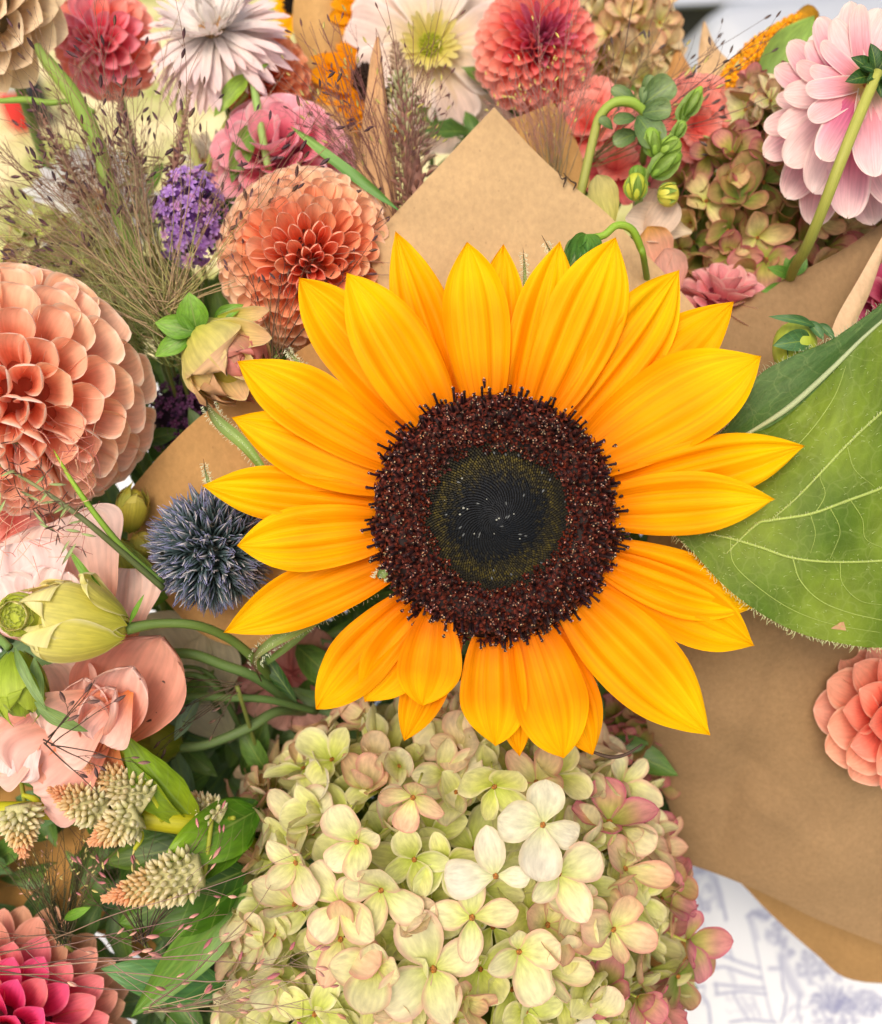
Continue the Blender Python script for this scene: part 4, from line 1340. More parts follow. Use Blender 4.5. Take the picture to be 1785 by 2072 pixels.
def dahlia(label, c, R, axis, n, thmax, pal, seed=1, wk=1.5, exp_=1.3, base=.42, lean=.25, rolls=None, shape='tube', flat=1.0, group='dahlias',
           name='dahlia', cat='dahlia', core='#6a2a20', stem=900, mat=None, droop=-.25, thmin=0.05, rnd_=.07, stemcol='#6f8a3e', kexp=.8):
    """pal: list of (base, mid, tip, edge) from the middle outwards"""
    rs = random.Random(seed)
    c = Vector(c)
    t = thing(name, label, cat, c, group)
    mat = mat or M_DAH
    rolls = rolls or [(2.9, 2.6, 2.0, 1.6), (2.8, 2.3, 1.5, 1.1), (2.2, 1.8, 1.2, .9), (1.3, 1.1, .8, .6)]
    vars_ = []
    for pi, (a, b_, tt, e) in enumerate(pal):
        k = min(len(rolls) - 1, int(pi * len(rolls) / len(pal)))
        row = []
        for j in range(3):
            g = petal(shape, W=1.0, nu=11, nv=8, roll=rolls[k], bend=(-.05, .05, droop - .12 * j), ripple=.012, rfreq=1, cols=(a, b_, b_, tt, tt),
                      edge=e, edgew=.15, seed=seed * 31 + pi * 5 + j, twist=.12 * (j - 1))
            row.append(g)
        vars_.append([mesh_of(g, name + '_petal', mat) for g in row])
    area = 2 * math.pi * (1 - math.cos(thmax))
    mb = MB()
    for i in range(n):
        f = (i + .6) / n
        th = thmin + math.acos(1 - (1 - math.cos(thmax)) * f ** exp_) * (1 - thmin / max(thmax, .1))
        ph = i * GA
        d = sph(th + rs.uniform(-rnd_, rnd_) * .5, ph + rs.uniform(-rnd_, rnd_), axis)
        pole = Vector(axis).normalized()
        nrm = (pole - d * pole.dot(d))
        if nrm.length < .02:
            nrm = sph(1.57, ph, axis) * -1
        nrm.normalize()
        spacing = R * math.sqrt(area / n * exp_ * f ** (exp_ - 1))
        wd = spacing * wk
        # lean the petal outwards from the pole
        dd = (d - nrm * lean * f).normalized()
        Rr = R * rs.uniform(.97, 1.03) * (flat + (1 - flat) * math.sin(th))
        b0 = c + d * R * base
        ln = (Rr * (1 - base)) * (1 + .1 * f)
        k = min(len(pal) - 1, int(f ** kexp * len(pal)))
        if rs.random() < .3 and k + 1 < len(pal): k += 1
        kk = rs.uniform(.93, 1.04)
        part('petal', vars_[k][rs.randrange(3)], t, frame(dd, nrm, b0, ln, wd / ln, wd / ln), color=(kk, kk * rs.uniform(.96, 1.02), kk * rs.uniform(.95, 1.02)))
    mb.addm(blob(R * (base + .14), R * (base + .14), R * (base + .14), 8, 14, core), Matrix.Translation(c))
    part('core', mb.mesh('core', mat), t)
    if stem:
        stem_of(t, c, stem, 14 if R > 150 else 9, stemcol)
    return t


def ringflower(name, cat, label, c, axis, rings, mat, seed=1, group=None, centre=None, stem=900, stemr=9):
    """rings: dict(n, L, el, W, shape, pal, edge, roll, bend, ripple, r0, z0, jit)"""
    rs = random.Random(seed)
    c = Vector(c)
    t = thing(name, label, cat, c, group)
    ax = Vector(axis).normalized()
    for ri, r in enumerate(rings):
        ms = []
        for j in range(3):
            ms.append(mesh_of(petal(r.get('shape', 'sun'), W=r['W'], nu=r.get('nu', 10), nv=r.get('nv', 6), roll=r.get('roll', (.8, .5, .4)),
                                    bend=(0, r.get('bend', -.3) * (1 + .3 * (j - 1)), r.get('bend2', 0)), ripple=r.get('ripple', .02), rfreq=r.get('rfreq', 1.5), cols=r['pal'],
                                    edge=r.get('edge'), edgew=r.get('edgew', .25), seed=seed * 17 + ri * 3 + j, ridge=r.get('ridge', 0), serr=r.get('serr', 0)), name + '_petal', mat))
        for i in range(r['n']):
            ph = r.get('ph', 0) + (i + .5 * (ri % 2)) * 2 * math.pi / r['n'] + rs.uniform(-1, 1) * r.get('jit', .08)
            rad = sph(math.pi / 2, ph, ax)
            el = r['el'] + rs.uniform(-1, 1) * r.get('ejit', .08)
            d = rad * math.cos(el) + ax * math.sin(el)
            nn = ax * math.cos(el) - rad * math.sin(el)
            b0 = c + rad * r.get('r0', 0) + ax * (r.get('z0', 0) + rs.uniform(-1, 1) * 2)
            L = r['L'] * rs.uniform(.9, 1.1)
            k = rs.uniform(.92, 1.04)
            part('petal', ms[rs.randrange(3)], t, frame(d, nn, b0, L), color=(k, k * rs.uniform(.97, 1.02), k))
    if centre:
        b = MB()
        R, col, tip, nn = centre
        b.addm(blob(R, R * .5, R, 6, 14, col), frame(ax, Vector((1, 0, 0)), c + ax * R * .1))
        for i in range(nn):
            rr = R * math.sqrt((i + .5) / nn)
            d = sph(math.pi / 2, i * GA, ax)
            p = c + d * rr + ax * (R * .1 + R * .5 * math.sqrt(max(0, 1 - (rr / R) ** 2)))
            b.addm(cone5(R * .30, R * .13, 5, 0, hx(col), hx(tip)), frame(sph(math.pi / 2, i * GA + 1.57, ax), (ax + d * .5 * rr / R), p))
        part('centre', b.mesh('flower_centre', M_DARK), t)
    if stem:
        stem_of(t, c - ax * 10, stem, stemr)
    return t


def leaf_part(par, b, tip, nrm, w, cols=('#3f6a1c', '#5f8c2a', '#6f9a34'), shape='leaf', name='leaf', bend=-.5, roll=(.9, .6, .4), side=0, seed=0, serr=0, ripple=.02, mat=None, nu=18, crease=.0, twist=0):
    g = petal(shape, W=w, nu=nu, nv=8, roll=roll, bend=(-bend * .5, bend, 0), side=side, ripple=ripple, rfreq=1.6, cols=cols, seed=seed, serr=serr, crease=crease, twist=twist)
    return part(name, mesh_of(g, name, mat or M_LEAF), par, anchor(b, tip, nrm))


def spike(name, cat, label, b0, tip, r0, n, gshape, pal, seed, group, open_=.9, prof=None, size=12, stemto=None, stemcol='#9aa030', partname='bud', mat=None, jit=.15,
          host=None, nsep=300, fat=None, core=.42):
    """cone of many small buds spiralling round an axis; host: the plant this spike is a part of"""
    rs = random.Random(seed)
    b0, tip = Vector(b0), Vector(tip)
    L = (tip - b0).length
    ax = (tip - b0).normalized()
    b = MB()
    b.addm(tube([b0 - ax * 4, b0 + ax * L * .5, tip - ax * size * .4], [r0 * core, r0 * core * .8, 2], 8, 10, pal[0][1]))
    gs = []
    for (a, b_, e) in pal:
        row = []
        for j in range(2):
            if fat:
                v, f, c, t_ = blob(fat, .5, fat, 5, 7, (1, 1, 1), power=1.15)
                v = v + np.array([0, .5, 0])
                yy = v[:, 1:2]
                c = hx(a) * np.clip(1 - yy * 2, 0, 1) + hx(b_) * np.clip(1 - np.abs(yy - .5) * 2, 0, 1) + hx(e) * np.clip(yy * 2 - 1, 0, 1)
                v = v * np.hstack([1.25 - .95 * yy ** 1.5, np.ones_like(yy), 1.25 - .95 * yy ** 1.5])
                row.append((v, f, c, t_))
            else:
                row.append(petal(gshape, W=.62, nu=4, nv=4, roll=(1.6, 1.3, .9), bend=(.3, -.3 + .2 * j, 0), cols=(a, b_, e), seed=j))
        gs.append(row)
    spots = []
    for i in range(n):
        f = (i + .5) / n
        h = f ** .85
        ph = i * GA
        rad = sph(math.pi / 2, ph, ax)
        R = r0 * (np.interp(h, *prof) if prof else (1 - h) ** .7)
        s = size * (1.15 - .55 * h) * rs.uniform(.85, 1.2)
        el = .1 + open_ * h + rs.uniform(-jit, jit)
        d = rad * math.cos(el) + ax * math.sin(el)
        nn = ax * math.cos(el) - rad * math.sin(el)
        p = b0 + ax * L * h + rad * max(0, R - s * .7)
        k = min(len(pal) - 1, int(h * len(pal)))
        c_ = rs.uniform(.88, 1.05)
        spots.append((p + d * s, k, rs.randrange(2), frame(d, nn, p, s), c_))
    spots.sort(key=lambda q: -q[0].z)
    for i, (p, k, j, m, c_) in enumerate(spots):
        if i >= nsep:
            b.addm(gs[k][j], m, (c_, c_, c_))
    if host is None:
        t = thing(name, label, cat, b0, group)
        part('stalk', b.mesh('stalk', mat or M_PET), t, kind='stuff' if n > nsep else None)
    else:
        t = part('flower_spike', b.mesh('flower_spike', mat or M_PET), host, label=label)
    ms = [[mesh_of(g, name + '_' + partname, mat or M_PET) for g in row] for row in gs]
    for p, k, j, m, c_ in spots[:nsep]:
        part(partname, ms[k][j], t, m, color=(c_, c_, c_))
    if stemto is not None:
        o = part('stem', mesh_of(tube([b0] + [Vector(q) for q in stemto], [5] * (1 + len(stemto)), 7, 12, stemcol), 'stem', M_GRN), t)
    return t


# ---------------------------------------------------------------- dahlias
TUB = [(2.8, 2.6, 2.2, 1.9), (2.7, 2.3, 1.8, 1.45), (2.4, 2.0, 1.55, 1.2), (1.7, 1.4, 1.05, .85)]
dahlia('very large peach ball dahlia cut by the left edge, tubular petals with cream rims', P(56, 790, -190), 268, (-.2, -.5, .84), 150, 1.75,
       [('#f0583c', '#fb8262', '#fca084', '#ffdccc'), ('#f26c48', '#fc9270', '#fdae90', '#ffe8d8'), ('#f47c58', '#fca07e', '#fdb89a', '#ffecdc'),
        ('#f58c68', '#fbac8a', '#fcc0a2', '#ffe8d6'), ('#f4a07c', '#fabb98', '#fbcaa8', '#fdead2')], seed=2, wk=2.05, core='#c8603c', rolls=TUB, lean=.2, base=.5, shape='scoop', kexp=.55)
dahlia('apricot ball dahlia with red orange centre, cut off by the tall kraft point', P(628, 530, -330), 208, (.12, -.3, .93), 230, 1.7,
       [('#ec4c34', '#f87254', '#fb9072', '#fec0a8'), ('#f06038', '#fa8458', '#fc9e78', '#ffcdb0'), ('#f47c4c', '#fc9a6c', '#fdb086', '#ffd8ba'),
        ('#f69c6c', '#fcb488', '#fcc49c', '#ffdfc2'), ('#f4a878', '#fbbe94', '#fbcca6', '#fde4c8')], seed=3, wk=2.0, core='#c05a38', rolls=TUB, lean=.2, base=.5, shape='scoop', kexp=.55)
dahlia('small orange ball dahlia under the white strawflower', P(536, 166, -640), 122, (-.2, -.3, .9), 90, 1.75,
       [('#ec5c2c', '#fa7c4c', '#fc9c70', '#fec8a0'), ('#f0703c', '#fb9460', '#fcae80', '#ffd8b4')], seed=4, wk=2.0, core='#c06a40', rolls=TUB, lean=.2, base=.5, shape='scoop', kexp=.55)
dahlia('coral and pink dahlia behind the wispy grass at the top left', P(218, 92, -680), 142, (-.15, -.3, .9), 76, 1.6,
       [('#ee4c78', '#f97c98', '#fca4b4', '#ffd8e0'), ('#f05070', '#fa7c8e', '#fda0ac', '#ffd4d8'), ('#f25c50', '#fa846e', '#fda494', '#ffd4c8')], seed=5, wk=1.8, shape='dahl', core='#c8485c', lean=.45)
dahlia('raspberry red dahlia behind the peak of the tall kraft corner', P(1082, 104, -560), 158, (.1, -.08, 1), 170, 1.6,
       [('#5c5a2e', '#b04470', '#cc5c84', '#dc80a0'), ('#c44470', '#dc6084', '#e87c98', '#f0a0b0'), ('#dc4858', '#f0686e', '#f68280', '#faa8a0'),
        ('#e85650', '#f67a6c', '#f99484', '#fcbcae'), ('#ea6258', '#f68474', '#f99e8c', '#fcc2b2')], seed=6, wk=1.5, shape='dahl', core='#a84460', kexp=.6, exp_=1.5, lean=.3)
dahlia('coral peach dahlia cut by the right edge below the big leaf', P(1800, 1452, -300), 166, (.25, .05, .96), 54, 1.75,
       [('#e04858', '#f27074', '#f89488', '#fcc0b0'), ('#e85c50', '#f68470', '#faa08a', '#feccb4'), ('#ec7464', '#f89a80', '#fab096', '#fed0b6')], seed=7, wk=1.75, shape='dahl', core='#a83c3c', lean=.35,
       rolls=[(2.0, 1.6, 1.2, 1.0), (1.5, 1.3, 1.0, .8), (1.1, .9, .7, .6)])
dahlia('dusty pink dahlia peeking out right above the upper sunflower petals', P(1452, 640, -420), 128, (.1, .75, .6), 44, 1.6,
       [('#d06878', '#e89098', '#f0a8ac', '#f6c8c4'), ('#d07080', '#ec9aa0', '#f2b2b0', '#f8ccc6')], seed=8, wk=1.8, shape='dahl', core='#8a3444', lean=.4,
       rolls=[(1.5, 1.3, 1.0, .8), (1.1, .9, .7, .6)])
dahlia('magenta pink dahlia cut by the right edge above the big leaf', P(1812, 622, -330), 120, (-.3, .3, .9), 30, 1.6,
       [('#8c1c4c', '#b83a68', '#cc5c80', '#dc8aa0'), ('#982450', '#c0486e', '#d06a88', '#e098a8')], seed=9, wk=2.0, shape='dahl', core='#6a1c3c', lean=.4, rolls=[(1.2, 1.0, .8, .6)])
dahlia('broad petalled mauve pink dahlia behind the apricot ball dahlia', P(575, 352, -560), 190, (-.1, .35, .9), 46, 1.6,
       [('#dc5c7c', '#f08098', '#f8a4b4', '#fcd0d8'), ('#e46c8c', '#f694a8', '#fab4c2', '#fedce2')], seed=10, wk=1.9, shape='round', core='#8a3448', lean=.55, rolls=[(1.2, 1.0, .8, .6)])
dahlia('tan dried flower head with overlapping papery bracts, top left corner', P(-6, 40, -420), 170, (-.35, .1, .8), 70, 1.9,
       [('#e0caa4', '#f4e4cc', '#f6e8d4', '#f8eee0'), ('#dcc298', '#f0dab8', '#f4e0c0', '#f6e6cc'), ('#d0b48c', '#ead0a8', '#eed6b0', '#f2dcb8')], seed=11, wk=1.9, shape='dahl', core='#8a7854',
       lean=.1, rolls=[(1.1, .9, .7, .6)], name='dried_flower', cat='dried flower', group='papery everlasting flowers')
dahlia('magenta dahlia with brownish peach outer petals and orange eye, bottom left corner', P(20, 2070, -330), 275, (-.05, -.15, .97), 190, 1.6,
       [('#e07000', '#f09000', '#f8a81c', '#f8b840'), ('#d02064', '#f03880', '#f65c98', '#fa88b0'), ('#d42460', '#f04080', '#f66090', '#fa88a8'), ('#d04068', '#f06484', '#f48890', '#f8a8a0'), ('#c86c70', '#e08c80', '#e8a08c', '#f0b4a0'),
        ('#a46850', '#c4886c', '#d09c7c', '#dcac8c')], seed=12, wk=1.55, kexp=1.35, shape='dahl', core='#7a2434', lean=.35, rolls=[(1.0, .8, .7, .6)])

# the pale pink dahlia seen from the back
t = thing('dahlia', 'large pale pink dahlia seen from behind with dark green calyx, upper right', 'dahlia', P(1762, 160, -120), 'dahlias')
rs = random.Random(31)
c = P(1764, 158, -110)
for ring, (n, L, z, off, dz) in enumerate([(15, 150, -20, 0, -6), (17, 178, -70, .2, -30), (17, 190, -120, .45, -60), (12, 120, -150, .6, -20)]):
    pcs = [mesh_of(petal('strap', W=.34 + .04 * j, nu=16, nv=10, roll=(-.9, -.7, -.5, -.3), bend=(.10, -.10 - .1 * j, .55), ripple=.016, rfreq=1.1,
                         cols=[('#e4bc5c', '#e4909c', '#eeacb8', '#f4ccd0', '#f7ddd8'), ('#e8b050', '#cc5888', '#e484a4', '#f2bcc8', '#f8dfda'), ('#ecc878', '#f0b8bc', '#f4ccd0', '#f8dcda', '#f8e2dc')][j],
                         edge='#f8e4de', edgew=.18, ridge=.006, ridges=4, seed=50 + ring * 3 + j, notch=.02), 'back_petal', M_PET) for j in range(3)]
    for i in range(n):
        a = off + i * 2 * math.pi / n + rs.uniform(-.08, .08)
        d = Vector((math.cos(a), math.sin(a), dz / 200))
        k = rs.uniform(.93, 1.03)
        part('petal', pcs[rs.randrange(3)], t, frame(d, Vector((0, 0, 1)), c + d * 14 + Vector((0, 0, z + rs.uniform(-8, 8))), L * rs.uniform(.92, 1.06) * (1.06 + .42 * max(0, -math.sin(a)) - .24 * max(0, -math.cos(a)))), color=(k, k, k))
for a, L, z in [(150, 62, 20), (195, 66, 16), (240, 48, 30), (280, 52, 18), (330, 60, 18), (20, 58, 18), (60, 66, 16), (105, 60, 24), (170, 40, 34), (220, 36, 34), (300, 40, 34)]:
    a = math.radians(a)
    d = Vector((math.cos(a), math.sin(a), -.05))
    leaf_part(t, c + d * 8 + Vector((0, 0, z)), c + d * L * 1.05 + Vector((0, 0, z + 10)), (0, 0, 1), .62, ('#33501c', '#2f5a24', '#2c5022'), bend=-.6, roll=(.8, .9, .8), seed=int(L), name='sepal')
stp = [c + Vector((0, 0, 30)), P(1738, 235, -70), P(1700, 330, -70), P(1664, 425, -110), P(1630, 505, -190), P(1600, 560, -330), P(1560, 700, -800)]
part('stem', mesh_of(tube(stp, [11, 12, 12, 12, 12, 12, 12], 12, 44, cols=['#a9ac4e', '#a3a44a', '#8f9440', '#7a7a34']), 'stem', M_GRN), t)

# ---------------------------------------------------------------- strawflowers and cosmos
STR = dict(shape='strap', W=.14, roll=(.7, .5), ripple=.02, nu=7, nv=3, jit=.12, ejit=.10)
ringflower('strawflower', 'strawflower', 'white strawflower with pink tinged papery petals, top centre left', P(432, 62, -470), (-.15, .45, .88),
           [dict(STR, n=64, L=205, el=-.25, pal=('#f4e8e0', '#f8ece4', '#f8d8d8')), dict(STR, n=64, L=180, el=.05, pal=('#f8eee4', '#f8ece6', '#f6dad8')),
            dict(STR, n=52, L=140, el=.4, bend=.5, pal=('#f3ebe0', '#f8f2ec', '#f4e4de')), dict(STR, n=26, L=92, el=.8, bend=1.0, pal=('#eee2d0', '#f8f2ea', '#f8eee8')),
            dict(STR, n=18, L=62, el=1.1, bend=1.2, pal=('#d8b890', '#f4ead8', '#e6b890'))], M_PET, seed=41, group='papery everlasting flowers', centre=(34, '#caa070', '#e0b080', 60))
ringflower('strawflower', 'strawflower', 'white strawflower half hidden behind the wispy grass, beside the purple statice', P(190, 412, -720), (.2, .1, .95),
           [dict(STR, n=64, L=190, el=-.1, pal=('#dfe0d8', '#eef0ee', '#e6e8ec')), dict(STR, n=64, L=160, el=.2, pal=('#e8e8dc', '#f4f4f0', '#eceef0')),
            dict(STR, n=30, L=120, el=.55, bend=.5, pal=('#e8e4d4', '#f6f4ee', '#f4f2ee')), dict(STR, n=20, L=80, el=.9, bend=.8, pal=('#e8d8b0', '#f4ecdc', '#f0e4d0'))], M_PET, seed=42,
           group='papery everlasting flowers', centre=(44, '#d88a30', '#e8a850', 70))
ringflower('strawflower', 'strawflower', 'creamy strawflower with long loose petals above the purple statice', P(430, 330, -600), (-.1, .75, .5),
           [dict(STR, n=54, L=150, el=-.3, pal=('#e4dcc4', '#efe8d8', '#ece4d4')), dict(STR, n=30, L=120, el=.2, pal=('#e8e0c8', '#f2ecdc', '#ece2d0')), dict(STR, n=22, L=90, el=.6, bend=.7, pal=('#e4d8b8', '#f2ecdc', '#efe4d4'))],
           M_PET, seed=43, group='papery everlasting flowers', centre=(28, '#c0904c', '#d8a860', 40))
ringflower('cosmos', 'cosmos', 'pale blush flower with yellow green centre behind the brown feathery millet', P(872, 96, -660), (.0, -.1, 1),
           [dict(shape='fan', n=8, L=265, el=-.12, W=.62, pal=('#d8c874', '#e8d4b0', '#efd8c6', '#f0dace'), edge='#f4e4da', roll=(.5, .4, .3), ripple=.03, ridge=.006, nu=14, nv=10),
            dict(shape='fan', n=8, L=215, el=.1, W=.60, pal=('#cdbb58', '#e8d6a8', '#f0dccb', '#f2ddd0'), edge='#f5e8de', roll=(.5, .4, .3), ripple=.035, ridge=.006, nu=14, nv=10),
            dict(shape='strap', n=22, L=96, el=.5, W=.2, pal=('#b8b030', '#d8cc60', '#e8dc90'), nu=6, nv=3, bend=.2)], M_PET, seed=44, group=None, centre=(38, '#8a9420', '#d0c840', 70))

# coral ruffled blooms
RUF = dict(shape='fan', W=.95, roll=(.9, .7, .5), ripple=.07, rfreq=2.6, nu=12, nv=12)
CP = ('#e04c48', '#f06c5e', '#f68878', '#fab0a0')
ringflower('snapdragon_bloom', 'flower', 'coral ruffled bloom left of the curled green stem', P(1190, 262, -500), (-.3, .2, .9),
           [dict(RUF, n=7, L=130, el=.0, pal=CP), dict(RUF, n=6, L=105, el=.5, pal=CP), dict(RUF, n=5, L=74, el=1.0, pal=CP)], M_PET, seed=45, group='coral ruffled blooms', stem=900)
ringflower('snapdragon_bloom', 'flower', 'coral ruffled bloom with broad petals behind the green snapdragon buds', P(1405, 258, -460), (.15, -.25, .95),
           [dict(RUF, n=8, L=118, el=-.05, pal=CP), dict(RUF, n=7, L=98, el=.4, pal=CP), dict(RUF, n=5, L=66, el=.9, pal=CP)], M_PET, seed=46, group='coral ruffled blooms', stem=900)
ringflower('snapdragon_bloom', 'flower', 'deep coral bloom squeezed between the kraft corner and the cream snapdragon petals', P(1245, 345, -460), (.0, .2, .9),
           [dict(RUF, n=6, L=95, el=.2, pal=('#b02c3c', '#cc444c', '#d85e60', '#e07c78')), dict(RUF, n=4, L=66, el=.8, pal=CP)], M_PET, seed=47, group='coral ruffled blooms', stem=900)
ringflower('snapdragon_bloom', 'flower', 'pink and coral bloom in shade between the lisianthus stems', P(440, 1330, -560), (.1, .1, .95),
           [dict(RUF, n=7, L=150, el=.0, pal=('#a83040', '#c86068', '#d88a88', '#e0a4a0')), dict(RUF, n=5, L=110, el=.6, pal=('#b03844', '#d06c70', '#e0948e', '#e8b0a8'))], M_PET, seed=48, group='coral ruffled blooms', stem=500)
ringflower('snapdragon_bloom', 'flower', 'salmon pink fluffy bloom under the brown spikelets at the left edge', P(30, 1055, -320), (.0, .1, .95),
           [dict(RUF, n=8, L=135, el=.05, pal=('#d85c50', '#ea8474', '#f0a898', '#f4bcb0')), dict(RUF, n=6, L=100, el=.6, pal=('#e0685c', '#f08c7c', '#f4b0a4', '#f6c4bc'))], M_PET, seed=49, group='coral ruffled blooms', stem=700)
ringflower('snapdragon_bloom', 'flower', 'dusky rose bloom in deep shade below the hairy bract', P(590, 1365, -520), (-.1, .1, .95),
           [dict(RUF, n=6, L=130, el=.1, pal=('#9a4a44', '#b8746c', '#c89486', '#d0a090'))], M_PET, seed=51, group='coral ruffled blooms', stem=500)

# orange sunflower further back
t = ringflower('sunflower', 'sunflower', 'small orange sunflower partly behind kraft paper at the top', P(752, 176, -700), (.5, .1, .85),
               [dict(shape='sun', n=16, L=175, el=-.1, W=.42, pal=('#d07400', '#ee9400', '#f8a808'), ridge=.012, jit=.14), dict(shape='sun', n=12, L=150, el=.15, W=.42, pal=('#d07400', '#ec9000', '#f6a204'), ridge=.012, jit=.14)],
               M_SUN, seed=52, group='small orange sunflowers', centre=(62, '#20140c', '#3a2414', 120))
ringflower('sunflower', 'sunflower', 'orange yellow bloom at the top edge above the small orange sunflower', P(742, 30, -760), (.4, .1, .85),
           [dict(shape='oval', n=18, L=110, el=.1, W=.42, pal=('#d88000', '#f0a000', '#f8b018'), ripple=.05), dict(shape='oval', n=14, L=80, el=.6, W=.5, pal=('#d88000', '#f0a000', '#f8b018'), ripple=.05)],
           M_SUN, seed=53, group='small orange sunflowers', centre=(30, '#c07800', '#e09810', 40))
ringflower('sunflower', 'sunflower', 'golden bloom at the top edge just left of the kraft paper column', P(600, 8, -860), (-.3, .1, .9),
           [dict(shape='sun', n=13, L=95, el=.0, W=.45, pal=('#e09000', '#f8b400', '#ffc818'), ridge=.012)], M_SUN, seed=54, group='small orange sunflowers', centre=(36, '#18120c', '#2c2014', 60))

# ---------------------------------------------------------------- statice
def statice(label, c, R, axis, n, cols, seed, size, core, group='purple statice heads'):
    rs = random.Random(seed)
    c, R = Vector(c), Vector(R)
    t = thing('statice', label, 'statice', c, group)
    ms = []
    for k, (a, b_, e) in enumerate(cols):
        mb = MB()
        for j in range(5):
            an = j * 1.2566
            mb.addm(petal('round', W=.62, nu=4, nv=3, roll=(.5, .3), bend=(.25, -.5, 0), cols=(a, b_, e), seed=j),
                    frame((math.cos(an), math.sin(an), .2), (0, 0, 1), Vector((0, 0, 0))))
        mb.addm(blob(.14, .5, .14, 4, 6, a), frame((0, 0, -1), (0, 1, 0), Vector((0, 0, -.3))))
        mb.addm(blob(.1, .1, .1, 3, 5, '#e8d8e8'), Matrix.Translation((0, 0, .08)))
        ms.append(mb.mesh('statice_floret', M_PET))
    for i in range(n):
        th = math.acos(1 - 1.35 * (i + .5) / n)
        d = sph(th, i * GA + rs.uniform(-.3, .3), axis)
        f = rs.uniform(.8, 1.12)
        p = c + Vector((d.x * R.x, d.y * R.y, d.z * R.z)) * f
        nr = (d + Vector((rs.uniform(-.5, .5), rs.uniform(-.5, .5), rs.uniform(0, .6)))).normalized()
        s = size * rs.uniform(.8, 1.25)
        k = rs.randrange(len(ms))
        br = (.55 if f < .92 else 1.0) * rs.uniform(.85, 1.1)
        pm = frame((rs.uniform(-1, 1), rs.uniform(-1, 1), 0), nr, p, 1)
        y = Vector((rs.uniform(-1, 1), rs.uniform(-1, 1), rs.uniform(-1, 1)))
        y = (y - nr * y.dot(nr)).normalized()
        x = y.cross(nr)
        pm = Matrix((x * s, y * s, nr * s)).transposed().to_4x4()
        pm.translation = p
        part('floret', ms[k], t, pm, color=(1, 1, 1) if f > .92 else (.92, .88, .95))
    b = MB()
    b.addm(blob(R.x * .78, R.y * .78, R.z * .78, 8, 12, core, lump=.1), frame((0, 1, 0), (0, 0, 1), c))
    for _ in range(60):
        d = sph(rs.uniform(0, 1.6), rs.uniform(0, 6.28), axis)
        b.addm(tube([c + Vector((d.x * R.x, d.y * R.y, d.z * R.z)) * .6, c + Vector((d.x * R.x, d.y * R.y, d.z * R.z)) * .98], [2, 3.4], 5, 3, rs.choice(['#4a2a5c', '#5a3a58', '#3a2a40'])))
    part('core', b.mesh('statice_core', M_DARK), t)
    stem_of(t, c, 800, 7)
    return t


statice('bright purple statice head beside the apricot ball dahlia', P(388, 438, -330), (74, 112, 74), (0, .1, 1), 120,
        [('#9460c0', '#c898e4', '#dab4f0'), ('#8c54b4', '#bc88dc', '#d0a8ec'), ('#b068b0', '#dca0d8', '#f0c4e4'), ('#8450ac', '#c090e0', '#d4b0f0')], 61, 15.5, '#6a3c84')
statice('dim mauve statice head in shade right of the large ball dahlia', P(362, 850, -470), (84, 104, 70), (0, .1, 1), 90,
        [('#5a2a5c', '#8a4c80', '#9c6090'), ('#4c2450', '#764070', '#8a5484')], 62, 13, '#241224')  # shade is painted into these darker mauves
statice('pale pink statice sprig in the wispy grass below the long green stem', P(345, 600, -560), (60, 60, 50), (0, .2, 1), 46,
        [('#a8786c', '#dcb4a4', '#ecd0c0')], 63, 12, '#5a4a34', group=None)

# ---------------------------------------------------------------- globe thistle
t = thing('globe_thistle', 'round steel blue globe thistle tucked under the left sunflower petals', 'globe thistle', P(428, 1112, -170))
c = P(428, 1112, -175)
rs = random.Random(71)
bm = []
for j in range(6):
    b = MB()
    r_ = random.Random(j)
    for k in range(16):
        a = r_.uniform(0, 6.28)
        q = r_.uniform(.04, .17)
        o = Vector((math.cos(a) * q, 0, math.sin(a) * q))
        L = r_.uniform(.62, 1.16)
        e = o * r_.uniform(-.1, .9)
        b.addm(tube([o * .5, Vector((o.x * 1.3, L * .6, o.z * 1.3)), Vector((e.x, L, e.z))], [.040, .036, .005], 4, 4, cols=['#060c0c', '#1c2c2a', '#46585a', '#7878a0' if k % 3 else '#c4bcc4']))
    bm.append(b.mesh('thistle_floret', M_DARK))
for i in range(150):
    th = math.acos(1 - 1.45 * (i + .5) / 150)
    d = sph(th, i * GA + rs.uniform(-.1, .1), (.02, .12, 1))
    k = rs.uniform(.9, 1.35)
    dd = (d + Vector((rs.uniform(-.1, .1), rs.uniform(-.1, .1), 0))).normalized()
    part('floret', bm[rs.randrange(6)], t, frame(dd, (0, .3, 1) if abs(dd.z) < .9 else (1, 0, 0), c + d * 46, rs.uniform(76, 98)), color=(k, k, k * .98))
b = MB()
b.addm(blob(86, 86, 86, 10, 14, '#18221e'), Matrix.Translation(c))
part('core', b.mesh('thistle_core', M_DARK), t)
b = MB()
for (u, v) in ((432, 1062), (438, 1110), (330, 1120), (470, 1150)):
    p = P(u, v, -70)
    for k in range(9):
        a = k * .7
        d = Vector((math.cos(a) * .35, math.sin(a) * .35, 1)).normalized()
        b.addm(petal('lance', W=.3, nu=4, nv=2, roll=(1, 1), cols=('#30403c', '#5a6058', '#8a8478'), bend=(0, .3, 0)), frame(d, (math.cos(a + 3.1), math.sin(a + 3.1), .4), p - Vector((0, 0, 14)), 26))
part('opened_florets', b.mesh('opened_florets', M_DARK), t)
stem_of(t, c, 900, 11, '#4f6a3a')
# ---------------------------------------------------------------- buds, lisianthus, celosia, leaves
rs = random.Random(81)
LG = ('#4d7a18', '#6fa02a', '#84b43a')
DG = ('#22401a', '#2f5520', '#3c6626')


